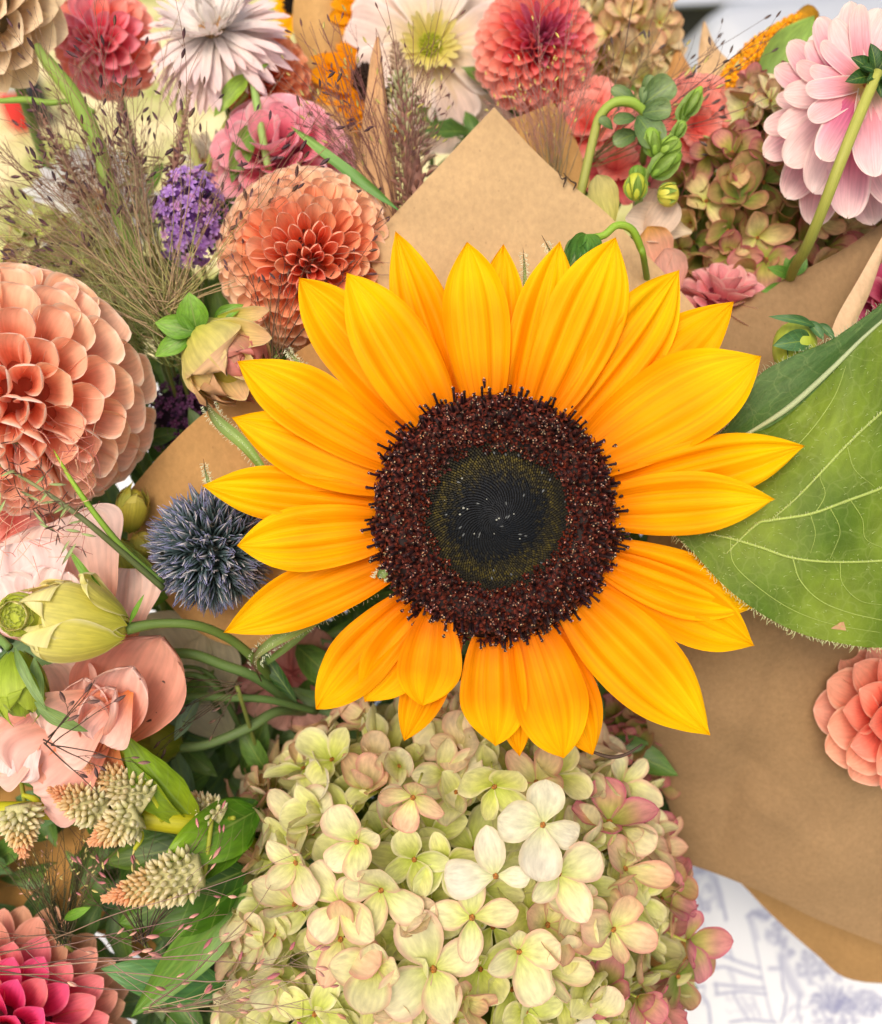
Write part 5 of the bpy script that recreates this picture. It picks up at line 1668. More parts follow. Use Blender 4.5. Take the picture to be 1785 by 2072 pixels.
def wrap_petal(b0, tip, w, phi, dphi, t1, off, cols, seed, edge=None, wave=.06, t0=0.0, lip=.0, fine=1):
    """one petal lying round an egg-shaped bud; working-frame geometry"""
    rs = np.random.RandomState(seed)
    b0, tip = Vector(b0), Vector(tip)
    ax = (tip - b0).normalized()
    L = (tip - b0).length
    e1 = np.array(sph(math.pi / 2, 0, ax)); e2 = np.array(sph(math.pi / 2, math.pi / 2, ax)); a3 = np.array(ax)
    nu, nv = 16 * fine, 12 * fine
    T, S = np.meshgrid(np.linspace(0, 1, nu + 1), np.linspace(-1, 1, nv + 1), indexing='ij')
    ph = rs.rand(3) * 6.28
    wid = np.interp(T, *SH['round']) * .5 + .5 * np.clip(T * 5, 0, 1) * np.sqrt(np.clip(1 - T ** 6, 0.0, 1))
    top = t1 * (1 - .22 * S ** 2 + wave * np.sin(S * 4 + ph[0]) + wave * .5 * np.sin(S * 9 + ph[1]))
    tt = t0 + (top - t0) * T
    an = phi + S * dphi * wid
    prof = w / 2 * np.sin(np.pi * np.clip(tt * .86 + .05, 0.02, .97)) ** .62
    r = prof + off * (.3 + T) + lip * T ** 4 * w * (1 + .4 * np.sin(S * 5 + ph[2])) + .012 * w * np.sin(S * 7 + ph[1]) * T
    v = np.array(b0) + (tt * L)[..., None] * a3 + (r * np.cos(an))[..., None] * e1 + (r * np.sin(an))[..., None] * e2
    cc = np.array([hx(c) for c in cols])
    c = np.stack([np.interp(T.ravel(), np.linspace(0, 1, len(cc)), cc[:, k]) for k in range(3)], -1)
    if edge:
        q = np.clip((np.maximum(np.abs(S), T ** 2) - .86) / .14, 0, 1).ravel()[:, None]
        c = c * (1 - q) + hx(edge) * q
    return v.reshape(-1, 3), grid_faces(nu, nv), c, np.stack([S.ravel(), T.ravel(), np.zeros(T.size)], -1)


def bud(t, b0, tip, w, n, pal, seed, mat=None, open_=.0, name='petal', L=1.0, edge=None, lip=.02):
    rs = random.Random(seed)
    for i in range(n):
        g = wrap_petal(b0, tip, w, i * GA + seed, rs.uniform(.75, 1.15), L * (1.04 - .22 * (i / n)) * rs.uniform(.95, 1.04), 1.2 * i + open_ * w * .25 * i / n, pal[rs.randrange(len(pal))], seed + i, edge, lip=lip + open_ * .3 * rs.random())
        part(name, mesh_of(g, 'bud_petal', mat or M_PET), t)
    b0, tip = Vector(b0), Vector(tip)
    ax = (tip - b0).normalized()
    ln = (tip - b0).length
    b = MB()
    b.addm(blob(w * .44, ln * .46, w * .44, 8, 12, pal[0][1]), frame(ax, ax.orthogonal(), b0 + ax * ln * .46))
    part('core', b.mesh('bud_core', M_PET), t)


# dahlia bud
t = thing('dahlia_bud', 'half closed green and pink dahlia bud with bright green sepals, left of the sunflower', 'flower bud', P(392, 660, -130))
BP = [('#a8b828', '#c8c050', '#dcc07c', '#dcae84'), ('#b0bc30', '#d0c860', '#d8cc7c', '#e0b890'), ('#98b020', '#c8c44c', '#d8a880', '#d88880')]
bud(t, P(400, 662, -150), P(505, 792, -120), 150, 13, BP, 5, open_=.12)
for b_, e_, w_, sd in [((400, 668, -95), (556, 668, -60), .42, .1), ((440, 640, -110), (548, 640, -110), .36, -.1), ((420, 700, -80), (500, 812, -90), .6, 0), ((395, 690, -90), (395, 800, -90), .55, 0),
                       ((440, 690, -62), (520, 770, -66), .6, 0)]:
    g = petal('oval', W=w_, nu=14, nv=8, roll=(1.1, 1.0, .8), bend=(-.35, .75, 0), side=sd, ripple=.02, cols=BP[int(w_ * 100) % 3], seed=int(w_ * 99), edge='#e6dc9c', edgew=.12)
    part('petal', mesh_of(g, 'bud_petal', M_PET), t, anchor(P(*b_), P(*e_), (0, 0, -1) if False else (0, 0, 1)))
for b_, e_, w_ in [((400, 672, -96), (382, 590, -70), .85), ((398, 672, -90), (312, 652, -80), .62), ((392, 676, -92), (312, 722, -90), .5), ((430, 650, -120), (494, 616, -120), .45)]:
    leaf_part(t, P(*b_), P(*e_), (0, 0, 1), w_, LG, bend=-.5, name='sepal', seed=int(e_[0]))
stem_of(t, P(392, 670, -130), 700, 10)

# lisianthus
t = thing('lisianthus', 'large soft pink ruffled bloom above the pale yellow bud, left edge', 'lisianthus', P(130, 1290, -150), 'pink lisianthus blooms')
PK = ('#f4904c', '#f4ac8c', '#f6c6b4', '#f8d4c6', '#fae0d6')
PW_ = ('#eca898', '#f2c4bc', '#f5d6d0', '#f7dcd8', '#f8e4e0')


def rpet(t, b_, e_, w, pal, seed, roll=(.8, .6, .3), bend=-.4, side=0, ripple=.05, shape='fan', rf=2.2, nrm=(0, 0, 1), edge=None, twist=0):
    g = petal(shape, W=w, nu=26, nv=22, roll=roll, bend=(-bend * .5, bend, 0), side=side, ripple=ripple, rfreq=rf, cols=pal, seed=seed, edge=edge, edgew=.1, ridge=.008, ridges=5, twist=twist)
    g[0][:, 2] += .03 * np.sin(g[3][:, 0] * 17 + seed) * g[3][:, 1] ** 4
    part('petal', mesh_of(g, 'ruffled_petal', M_PET), t, anchor(P(*b_), P(*e_), nrm))


rpet(t, (215, 1300, -160), (120, 1048, -150), 1.05, PK, 1, roll=(.9, .8, .5), bend=-.5, ripple=.03)
rpet(t, (250, 1330, -175), (262, 1150, -190), .9, PK, 7, roll=(.9, .8, .5), bend=-.3, ripple=.03)
rpet(t, (90, 1300, -130), (38, 1096, -100), .95, PW_, 2, ripple=.06)
rpet(t, (90, 1290, -110), (112, 1150, -80), .95, PW_, 3, ripple=.07)
rpet(t, (60, 1300, -110), (-10, 1170, -80), 1.0, PW_, 4, ripple=.07)
rpet(t, (60, 1290, -90), (10, 1218, -60), 1.3, PW_, 5, ripple=.08)
rpet(t, (180, 1320, -190), (40, 1120, -200), 1.1, PK, 6, ripple=.04)
stem_of(t, P(150, 1320, -180), 600, 10)
t = thing('lisianthus', 'large salmon pink bloom with swirled centre below the pale yellow bud', 'lisianthus', P(190, 1440, -170), 'pink lisianthus blooms')
PS = ('#f4944c', '#f4a684', '#f6b8a4', '#f8c6b6', '#fad6ca')
rpet(t, (210, 1530, -200), (300, 1270, -130), 1.05, ('#e8903c', '#f0a680', '#f2ac94', '#f2b09c', '#f0b49e'), 11, roll=(1.6, 1.5, 1.1), bend=.8, ripple=.01, shape='round', side=.10)
rpet(t, (180, 1540, -190), (90, 1345, -160), 1.1, PS, 12, roll=(1.3, 1.1, .7), bend=.5, ripple=.04)
rpet(t, (215, 1520, -150), (268, 1345, -85), .95, PS, 13, roll=(2.0, 1.7, 1.2), bend=.7, ripple=.015, shape='round')
rpet(t, (190, 1525, -150), (170, 1370, -90), .95, PS, 14, roll=(1.9, 1.6, 1.1), bend=.6, ripple=.03, shape='round')
rpet(t, (200, 1530, -140), (236, 1392, -66), .8, ('#e88040', '#ee9a70', '#f0b09c', '#f3c0b0', '#f6d0c4'), 15, roll=(2.4, 2.1, 1.6), bend=.7, ripple=.03, shape='round', twist=.6)
rpet(t, (195, 1530, -130), (180, 1408, -60), .8, ('#e88040', '#ee9a70', '#f0b09c', '#f3c0b0', '#f6d0c4'), 16, roll=(2.4, 2.1, 1.6), bend=.5, ripple=.03, shape='round', twist=-.5)
rpet(t, (240, 1400, -110), (100, 1495, -66), 1.2, PS, 17, roll=(1.0, .9, .6), bend=-.5, ripple=.035)
rpet(t, (265, 1400, -110), (205, 1505, -60), 1.0, PS, 18, roll=(1.0, .9, .6), bend=-.5, ripple=.035)
rpet(t, (240, 1440, -160), (60, 1590, -120), 1.1, ('#ee8a3c', '#f0966c', '#f2aa94', '#f4bcae', '#f6ccc2'), 19, roll=(.9, .8, .5), bend=-.4, ripple=.05)
rpet(t, (220, 1430, -170), (170, 1605, -150), 1.1, ('#ee8a3c', '#f0903c', '#f09c64', '#f2ac8c', '#f4bca8'), 20, roll=(.9, .8, .5), bend=-.4, ripple=.04)
rpet(t, (120, 1420, -160), (-40, 1530, -130), 1.1, PS, 21, roll=(.9, .8, .5), bend=-.4, ripple=.05)
rpet(t, (80, 1440, -140), (15, 1570, -110), .9, PW_, 22, ripple=.08)
stem_of(t, P(200, 1480, -210), 600, 11)

t = thing('lisianthus_bud', 'pale yellow half open rosebud shaped lisianthus lying on the pink blooms', 'flower bud', P(252, 1275, -40), 'lisianthus buds')
YB = [('#b8bc38', '#d0cc50', '#dcd468', '#e4dc80'), ('#c4c440', '#d8d058', '#e0d870', '#e8de8c'), ('#b4bc34', '#ccca4c', '#dcd268', '#e6cf80')]
YA, YT = P(258, 1275, -60), P(30, 1242, -14)
bud(t, YA, YT, 138, 6, YB, 15, open_=.0, L=.9, edge='#ece4a0')
fr_ = None
for k, (phd, dp, t1, off, lip_) in enumerate([(95, 1.0, .80, 9, .02), (20, .95, .90, 12, .06), (160, .9, .62, 15, .03), (60, .6, .50, 20, .10), (-40, .8, .85, 14, .05), (120, .55, .98, 8, .10)]):
    g = wrap_petal(YA, YT, 138, math.radians(phd), dp, t1, off, YB[k % 3], 200 + k, '#efe8a8', wave=.06, lip=lip_, fine=2)
    part('petal', mesh_of(g, 'bud_petal', M_PET), t)
# rosette in the mouth
rs = random.Random(77)
ctr = P(40, 1243, 8)
for k in range(13):
    r0 = 9 + k * 2.5
    a0 = k * 2.1
    pts_ = [ctr + Vector((math.cos(a0 + q * .3) * (r0 + 2.4 * math.sin(q * 2.6 + k)), math.sin(a0 + q * .3) * 1.1 * (r0 + 2.4 * math.sin(q * 2.6 + k)), 34 - k * .6)) for q in range(9)]
    low_ = [V3(p) + Vector((0, 0, -11)) for p in pts_]
    g = coons(low_, pts_, nu=24, nv=3, col='#c4cc3c')
    cc = g[2].copy(); w_ = g[3][:, 1:2]
    g = (g[0], g[1], hx('#b4c02c') * (1 - w_) + hx('#eef09c') * w_, g[3])
    part('inner_petal', mesh_of(g, 'inner_petal', M_PET), t)
b = MB(); b.addm(blob(46, 46, 22, 8, 16, '#c0cc48'), Matrix.Translation(ctr + Vector((0, 0, 4))))
part('heart', b.mesh('bud_heart', M_PET), t)
for k in range(7):
    a = k * .9
    d = Vector((math.cos(a), math.sin(a), .25))
    g = petal('round', W=1.15, nu=8, nv=8, roll=(1.2, 1.0, .8), bend=(.5, .9, 0), cols=YB[k % 3], seed=k, ripple=.05, edge='#efe8a8', edgew=.15)
    part('petal', mesh_of(g, 'bud_petal', M_PET), t, frame(d, Vector((-d.x, -d.y, 1.5)), ctr + d * 14 + Vector((0, 0, -6)), 44))
stp = [P(256, 1273, -60), P(320, 1262, -80), P(400, 1266, -110), P(470, 1296, -170), P(525, 1345, -240), P(560, 1390, -420), P(590, 1440, -760)]
part('stem', mesh_of(tube(stp, [13, 10, 10, 10, 11, 11, 11], 10, 40, '#5c7434'), 'stem', M_GRN), t)
for b_, e_ in [((262, 1262, -50), (292, 1202, -40)), ((225, 1225, -60), (140, 1112, -50))]:
    leaf_part(t, P(*b_), P(*e_), (0, 0, 1), .16, LG, shape='lance', name='sepal', seed=3)

t = thing('lisianthus_bud', 'fat closed green bud with long sepals under the pale yellow bud', 'flower bud', P(60, 1330, -40), 'lisianthus buds')
bud(t, P(30, 1318, -60), P(46, 1462, -40), 104, 7, [('#7c9a1c', '#a2bc34', '#b4c848', '#a8bc3c'), ('#86a420', '#aec440', '#bccc50', '#b0c040')], 25, L=.96)
for b_, e_, w_, sd in [((30, 1310, -20), (96, 1440, 14), .16, 0), ((70, 1420, 10), (172, 1490, -20), .26, -.1), ((70, 1330, -30), (92, 1450, -40), .3, .1)]:
    leaf_part(t, P(*b_), P(*e_), (0, 0, 1), w_, ('#6f8f4c', '#86a460', '#7c9c58'), shape='lance', name='sepal', side=sd, seed=int(e_[0]))
part('stem', mesh_of(tube([P(20, 1312, -60), P(-20, 1280, -80), P(-80, 1290, -120)], [9, 8, 8], 8, 12, '#6c8c44'), 'stem', M_GRN), t)

t = thing('lisianthus_bud', 'olive green bud on a curved stem just below the salmon pink bloom', 'flower bud', P(368, 1515, -330), 'lisianthus buds')
bud(t, P(366, 1515, -330), P(262, 1480, -310), 112, 6, [('#6c7c14', '#8c9220', '#98962c', '#8a8a28')], 35, L=.96)
part('stem', mesh_of(tube([P(362, 1513, -330), P(420, 1506, -320), P(500, 1474, -330), P(560, 1440, -380), P(620, 1440, -520)], [12, 11, 12, 12, 12], 10, 26, '#627a46'), 'stem', M_GRN), t)
leaf_part(t, P(366, 1470, -300), P(330, 1420, -300), (0, 0, 1), .5, ('#5f7c5c', '#6c8a66', '#789470'), shape='lance', seed=4)

t = thing('lisianthus_branch', 'bunch of arching grey green lisianthus stems left of the hydrangea', 'stems', P(430, 1400, -300))
for pts_, r in [([(330, 1322, -260), (390, 1324, -250), (450, 1345, -260), (520, 1372, -290), (600, 1430, -420)], 12), ([(300, 1424, -280), (380, 1410, -270), (460, 1412, -270), (545, 1416, -300), (640, 1440, -420)], 9),
                ([(335, 1392, -300), (372, 1366, -290), (410, 1372, -290), (452, 1410, -310), (500, 1500, -500)], 7), ([(345, 1350, -330), (400, 1352, -330), (440, 1380, -340), (470, 1440, -460)], 5)]:
    part('stem', mesh_of(tube([P(*q) for q in pts_], r, 9, 30, cols=['#4f6c30', '#5f7c40', '#4c6838']), 'stem', M_GRN), t)
leaf_part(t, P(402, 1412, -262), P(352, 1500, -250), (0, 0, 1), .34, ('#5c7a5c', '#6f8c6c', '#7c9878'), shape='lance', seed=9)
leaf_part(t, P(540, 1340, -250), P(640, 1265, -240), (0, 0, 1), .12, ('#5c7a34', '#6f8c3c', '#6c8c40'), shape='blade', seed=10)
leaf_part(t, P(600, 1420, -300), P(520, 1300, -300), (0, 0, 1), .22, DG, shape='lance', seed=11)

# celosia
CEL = [('#b8bc5c', '#e6dfb0', '#f3ecd0'), ('#c4c06c', '#efe2b4', '#f6ecd0'), ('#d8b070', '#f2cf98', '#f6dcb0'), ('#e09058', '#f2b27c', '#f4c08c')]
cst = [P(-60, 1640, -150), P(60, 1640, -150), P(160, 1640, -150), P(300, 1656, -160), P(420, 1678, -200), P(520, 1720, -330)]
ct = thing('celosia', 'celosia with thick yellow green level stem and seven cream spikes, lower left', 'celosia', P(160, 1645, -150))
CEL = [('#b8bc60', '#e2dc9c', '#f4eccc'), ('#ccc06c', '#efe0a8', '#f8ecc8'), ('#dcb060', '#f3d090', '#f8deb0'), ('#ea9c5c', '#f6b07c', '#f8c498')]
part('stem', mesh_of(tube(cst, [18, 20, 22, 24, 24, 22], 14, 50, cols=['#b8b820', '#b4ac18', '#a8a418', '#8c9420']), 'celosia_stem', M_GRN), ct)
for pts_ in ([(260, 1652, -140), (285, 1690, -120), (272, 1720, -110)], [(330, 1660, -150), (300, 1600, -130), (280, 1570, -120)], [(80, 1640, -130), (70, 1618, -110), (45, 1608, -100)]):
    part('side_stem', mesh_of(tube([P(*q) for q in pts_], [9, 7, 4], 8, 14, '#b4b828'), 'side_stem', M_GRN), ct)
for k, (a, b_, r, n, lb) in enumerate([
        ((208, 1640, -110), (104, 1600, -70), 48, 120, 'cream celosia spike on top of the thick stem, leftmost of the upper ones'),
        ((298, 1622, -130), (172, 1545, -120), 52, 150, 'cream celosia spike touching the pink bloom and the serrated leaf'),
        ((40, 1632, -80), (48, 1728, -70), 48, 110, 'cream celosia spike pointing down at the left edge'),
        ((276, 1650, -100), (186, 1704, -80), 50, 120, 'cream celosia spike hanging just under the thick stem'),
        ((404, 1762, -120), (214, 1818, -90), 60, 190, 'longest celosia spike with orange tip above the broad green leaf'),
        ((448, 1650, -200), (358, 1604, -190), 34, 80, 'small faded celosia spike beside the hydrangea edge'),
        ((30, 1560, -180), (-10, 1500, -170), 50, 80, 'greenish celosia spike cut by the left edge below the pink bloom')]):
    spike('celosia', 'celosia', lb, P(*a), P(*b_), r * 1.0, int(n * 1.25), 'dahl', CEL, 90 + k, None, size=23, stemto=[P(a[0] + 10, a[1] + 6, a[2] - 30), P(a[0] + 25, 1655, -170)], host=ct, nsep=42, fat=.27, core=.6, prof=([0, .1, .35, .75, 1], [.55, .95, .9, .5, .08]), jit=.4)

# leaves of the lower left
t = ct
YG = ('#7c9a18', '#8aac20', '#6c9420')
leaf_part(t, P(400, 1668, -190), P(246, 1478, -110), (.2, 0, 1), .46, ('#8c9c1c', '#7c9c20', '#84a828'), bend=-.5, serr=.1, roll=(1.2, 1.0, .6), seed=1, twist=.4)
leaf_part(t, P(380, 1660, -170), P(222, 1488, -130), (-.5, -.3, 1), .30, ('#a0a820', '#94ac28', '#8cac2c'), bend=-.4, serr=.1, seed=2, roll=(.9, .7, .5))
leaf_part(t, P(520, 1640, -260), P(325, 1740, -130), (.2, .2, 1), .62, ('#3c6a14', '#5f8c18', '#94bc24'), bend=-.7, roll=(1.0, .9, .7), seed=3, ripple=.05)
leaf_part(t, P(520, 1620, -290), P(405, 1790, -180), (-.4, .2, 1), .75, ('#3c6a14', '#4f7c18', '#608c20'), bend=-.5, roll=(1.0, .9, .7), seed=4, ripple=.05)
leaf_part(t, P(500, 1760, -280), P(236, 1870, -190), (0, .3, 1), .62, ('#2f5a14', '#456f14', '#5f8a20'), bend=-.6, seed=5, ripple=.03)
leaf_part(t, P(500, 1790, -260), P(262, 2060, -150), (.6, .3, 1), .30, ('#5c8a2c', '#709c38', '#5f8a28'), bend=-.5, seed=6, roll=(.6, .5, .4))
leaf_part(t, P(460, 1990, -260), P(200, 1960, -200), (0, .3, 1), .36, ('#3c6f30', '#4f8444', '#649454'), bend=-.5, seed=7)
leaf_part(t, P(470, 1700, -330), P(200, 1745, -290), (0, .3, 1), .34, ('#2c5014', '#3c6418', '#6c8c24'), bend=-.5, seed=8)
leaf_part(t, P(500, 1830, -330), P(330, 2010, -290), (0, .3, 1), .5, DG, bend=-.5, seed=9)
leaf_part(t, P(420, 1720, -380), P(330, 1560, -340), (0, .3, 1), .5, DG, bend=-.5, seed=10)
leaf_part(t, P(130, 1860, -200), P(185, 1835, -180), (0, .3, 1), .3, LG, shape='lance', seed=11)

# snapdragon with green buds
t = thing('snapdragon', 'upright snapdragon stalk of green buds over cream petals, upper right', 'snapdragon', P(1305, 360, -300))
part('stem', mesh_of(tube([P(1290, 420, -330), P(1308, 355, -300), P(1351, 286, -270), P(1385, 230, -260), P(1420, 180, -255)], [9, 8, 6.5, 5, 3], 9, 26, '#8ca850'), 'stem', M_GRN), t)
for (u, v, z, rx, ry, an, cl) in [(1402, 205, -252, 12, 34, 60, '#8cb03c'), (1384, 222, -262, 10, 28, 75, '#84a444'), (1320, 288, -262, 20, 30, 100, '#84a83c'), (1356, 298, -256, 24, 24, 30, '#8cac44'),
                                  (1348, 332, -262, 22, 38, 40, '#7ca038'), (1290, 352, -272, 18, 18, 90, '#6c9030'), (1286, 378, -262, 24, 28, 90, '#b4bc3c'), (1352, 394, -276, 26, 22, 0, '#c8c44c'), (1375, 262, -262, 12, 20, 60, '#84a844')]:
    a = math.radians(an)
    ax = Vector((math.cos(a), math.sin(a), .15))
    bo = MB()
    bo.addm(blob(rx * 1.13, ry * 1.13, rx * 1.0, 8, 10, cl, lump=.08, seed=int(u)), frame(ax, (0, 0, 1), P(u, v, z)))
    bb = part('bud', bo.mesh('bud', M_GRN), t)
    for q in (-1, 1, 0):
        d = Vector((-math.sin(a), math.cos(a), 0)) * q
        leaf_part(bb, P(u, v, z) - ax * ry * 1.15 + d * rx * .3 + Vector((0, 0, 6)), P(u, v, z) + ax * ry * .7 + d * rx * .75 + Vector((0, 0, rx * (.75 if q else 1.15))), (d.x, d.y, .8), .45,
                  ('#5c8424', '#7c9c3c', '#8cac48'), name='sepal', bend=-.7, nu=6, roll=(1.2, 1.1, .9), seed=q + 2)
for b_, e_, w_, pal in [((1240, 470, -330), (1208, 350, -290), .62, ('#a8a850', '#c8c46c', '#d8d080', '#dcd490')), ((1400, 470, -340), (1262, 440, -290), .62, ('#d8c8a8', '#e0cdb4', '#e4d0ba', '#e6d4c0')),
                        ((1300, 500, -330), (1368, 400, -290), .7, ('#d8c0a4', '#e4ccb4', '#e8d4c0', '#e8d6c4')), ((1345, 560, -330), (1310, 455, -280), .8, ('#d89474', '#e4a890', '#e8b494', '#e8b050')),
                        ((1370, 600, -340), (1345, 500, -290), .8, ('#dc9484', '#e4a698', '#eab8a8', '#eec0b0')), ((1290, 470, -350), (1330, 380, -340), .9, ('#c8ac90', '#d4b89c', '#dcc0a8', '#dfc4ac'))]:
    g = petal('round', W=w_, nu=14, nv=10, roll=(1.3, 1.1, .8), bend=(-.4, .8, 0), cols=pal, seed=int(e_[0]), ripple=.02)
    part('petal', mesh_of(g, 'petal', M_PET), t, anchor(P(*b_), P(*e_), (0, 0, 1)))

# curled stem with round grey green leaves
t = thing('curled_stem', 'thick green stem bent into a hook with round leaves, left of the snapdragon', 'stem', P(1180, 372, -330))
part('stem', mesh_of(tube([P(1165, 430, -330), P(1180, 370, -310), P(1203, 270, -290), P(1214, 236, -280), P(1240, 209, -270), P(1275, 206, -270), P(1300, 222, -280), P(1310, 250, -300), P(1300, 330, -420)],
                          [11, 11, 10.5, 10.5, 11, 12, 11, 9, 9], 12, 44, cols=['#8f9448', '#9ca04c', '#93ac44', '#8cac40', '#6c8c38']), 'stem', M_GRN), t)
GG = ('#4c6c3c', '#67844e', '#7c945c')
for b_, e_, w_ in [((1296, 215, -280), (1366, 165, -250), .8), ((1300, 230, -275), (1360, 222, -245), .85), ((1290, 235, -275), (1330, 300, -250), .8), ((1286, 240, -275), (1240, 245, -250), .5),
                   ((1290, 215, -290), (1236, 178, -280), .5), ((1300, 205, -290), (1318, 150, -270), .55), ((1240, 262, -280), (1212, 238, -270), .6), ((1290, 270, -300), (1240, 290, -290), .7), ((1300, 215, -270), (1300, 175, -262), .5)]:
    leaf_part(t, P(*b_), P(*e_), (0, 0, 1), w_, GG, shape='round', bend=-.6, seed=int(e_[0]), roll=(1, .8, .6))

t = thing('dahlia_bud', 'nodding green bud on a hooked stem above the upper right sunflower petal', 'flower bud', P(1178, 505, -120))
b = MB(); b.addm(blob(44, 40, 38, 10, 18, '#4c7c34', lump=.06), frame((.2, 1, 0), (0, 0, 1), P(1180, 515, -130)))
part('body', b.mesh('bud', M_GRN), t)
for k, (x, y, w_) in enumerate([(1150, 545, .6), (1172, 560, .5), (1195, 556, .5), (1215, 540, .6), (1143, 515, .5)]):
    leaf_part(t, P(1186, 474, -100), P(x, y, -92), (0, 0, 1), w_, ('#6fa03c', '#54883c', '#3c6c30'), bend=-1.0, name='sepal', seed=k, roll=(1.2, 1.1, .9))
part('stem', mesh_of(tube([P(1190, 482, -115), P(1222, 476, -100), P(1248, 456, -100), P(1278, 464, -110), P(1296, 500, -130), P(1304, 530, -160), P(1320, 640, -420)], [8, 8, 8, 8.5, 8, 7, 9], 10, 30, cols=['#84ac34', '#8cb038', '#7c9c28', '#5f7c24']), 'stem', M_GRN), t)

t = thing('dahlia_bud', 'round green bud with a curled sepal peeking over the big leaf', 'flower bud', P(1612, 700, -80))
b = MB(); b.addm(blob(48, 54, 44, 10, 16, '#a0b03c', lump=.05), frame((.1, 1, 0), (0, 0, 1), P(1608, 702, -100)))
part('body', b.mesh('bud', M_GRN), t)
for b_, e_, w_ in [((1640, 690, -70), (1562, 700, -50), .62), ((1650, 660, -60), (1552, 640, -50), .22), ((1632, 650, -70), (1668, 690, -56), .5), ((1655, 655, -70), (1690, 690, -62), .45), ((1600, 730, -80), (1590, 690, -60), .4)]:
    leaf_part(t, P(*b_), P(*e_), (0, .1, 1), w_, ('#3f6a38', '#4f7a48', '#5f8858'), bend=-.8, name='sepal', seed=int(e_[0]), roll=(1.2, 1.0, .8))
stem_of(t, P(1610, 720, -110), 500, 9)

# orange plume and its leaf
t = thing('yarrow', 'fuzzy orange yellow flower plume below the car bumper, top right', 'celosia plume', P(1530, 130, -560))
a_, b_ = P(1462, 190, -560), P(1640, 30, -620)
rs = random.Random(5)
mbx = MB()
nub = blob(.5, .6, .5, 3, 5, (1, 1, 1))
side = (b_ - a_).cross(Vector((0, 0, 1))).normalized()
for i in range(1500):
    f = rs.random()
    w_ = 40 * math.sin(math.pi * min(1, .16 + f * .8)) + 8
    an = rs.uniform(-.4, 3.5)
    p = a_.lerp(b_, f) + side * math.cos(an) * w_ + Vector((0, 0, 1)) * math.sin(an) * w_ * .8
    p += Vector((rs.uniform(-5, 5), rs.uniform(-5, 5), rs.uniform(-6, 6)))
    s = rs.uniform(7, 13)
    mbx.addm(nub, Matrix.Translation(p) @ Matrix.Scale(s, 4), hx(rs.choice(['#e08c00', '#f0a000', '#f8ac08', '#e89808', '#d8940c', '#c08a18'])))
mbx.addm(tube([a_, b_], [26, 30], 10, 8, '#a87810'))
part('plume', mbx.mesh('plume', M_DARK), t, kind='stuff')
leaf_part(t, P(1528, 190, -540), P(1650, 30, -560), (0, 0, 1), .42, ('#7ca04c', '#8cac50', '#8cb04c'), bend=-.4, seed=2)
stem_of(t, a_, 800, 9)

# long green stems and blades
t = thing('cut_stem', 'long thick green stem leaning diagonally through the wispy grass, cut end up', 'stem', P(270, 520, -300))
part('stem', mesh_of(tube([P(74, 92, -330), P(100, 130, -330), P(150, 195, -330), P(192, 280, -320), P(222, 380, -310), P(262, 490, -310), P(300, 580, -330), P(340, 700, -450)], [9, 16, 19, 19, 18, 17, 16, 15], 12, 50,
                          cols=['#6c7c38', '#87a040', '#84a03c', '#93ac50', '#8cac4c', '#7c9840']), 'stem', M_GRN), t)
part('side_stem', mesh_of(tube([P(190, 228, -325), P(150, 206, -330), P(100, 208, -335), P(52, 202, -340), P(0, 204, -345), P(-30, 200, -350)], [7, 6, 7, 8, 6, 5], 9, 26, '#84a440'), 'side_stem', M_GRN), t)
t = thing('leafy_stem', 'slender pale green stem with narrow leaf in front of the mauve dahlia', 'stem', P(535, 340, -420))
part('stem', mesh_of(tube([P(508, 110, -470), P(514, 170, -460), P(528, 260, -440), P(544, 350, -430), P(560, 480, -560)], [6, 10, 10, 9, 8], 10, 24, '#8fb060'), 'stem', M_GRN), t)
leaf_part(t, P(505, 150, -460), P(432, 238, -440), (.2, .2, 1), .34, ('#8cb038', '#94b840', '#88ac38'), seed=1)
leaf_part(t, P(512, 250, -450), P(468, 372, -430), (.2, .2, 1), .36, ('#5f8c24', '#6c9828', '#5c8a24'), shape='lance', seed=2)
leaf_part(t, P(512, 150, -460), P(545, 128, -450), (.2, .2, 1), .3, LG, shape='lance', seed=3)
t = thing('leafy_stem', 'pale yellowish forked stem rising beside the white strawflowers', 'stem', P(415, 420, -480))
part('stem', mesh_of(tube([P(360, 190, -560), P(368, 250, -550), P(396, 320, -530), P(415, 400, -500), P(428, 480, -520)], [7, 11, 11, 10, 9], 10, 24, '#b0b468'), 'stem', M_GRN), t)
part('side_stem', mesh_of(tube([P(410, 390, -500), P(430, 310, -520), P(470, 230, -520), P(500, 190, -510)], [8, 8, 7, 6], 9, 20, '#a4b050'), 'side_stem', M_GRN), t)
leaf_part(t, P(432, 440, -480), P(520, 400, -440), (0, .2, 1), .34, DG, seed=2)
leaf_part(t, P(330, 330, -560), P(300, 400, -540), (0, .2, 1), .34, LG, seed=2)
t = thing('blade_of_grass', 'long narrow green blade crossing from the mauve dahlia to the kraft corner', 'grass blade', P(800, 415, -240), 'narrow green blades')
leaf_part(t, P(806, 425, -246), P(575, 268, -300), (0, 0, 1), .085, ('#4c7c34', '#6a9448', '#8aa858'), shape='lance', name='leaf', side=.06, seed=1, mat=M_GRN)
t = thing('blade_of_grass', 'thin bright green blade in front of the lower edge of the large ball dahlia', 'grass blade', P(290, 1150, -60), 'narrow green blades')
part('leaf', mesh_of(tube([P(108, 910, -20), P(150, 980, 0), P(200, 1050, -10), P(255, 1115, -50), P(330, 1180, -90)], [1.5, 5, 6, 7, 7], 6, 26, cols=['#a8c440', '#84ac30', '#7c9c3c', '#5c7c34']), 'blade', M_GRN), t)

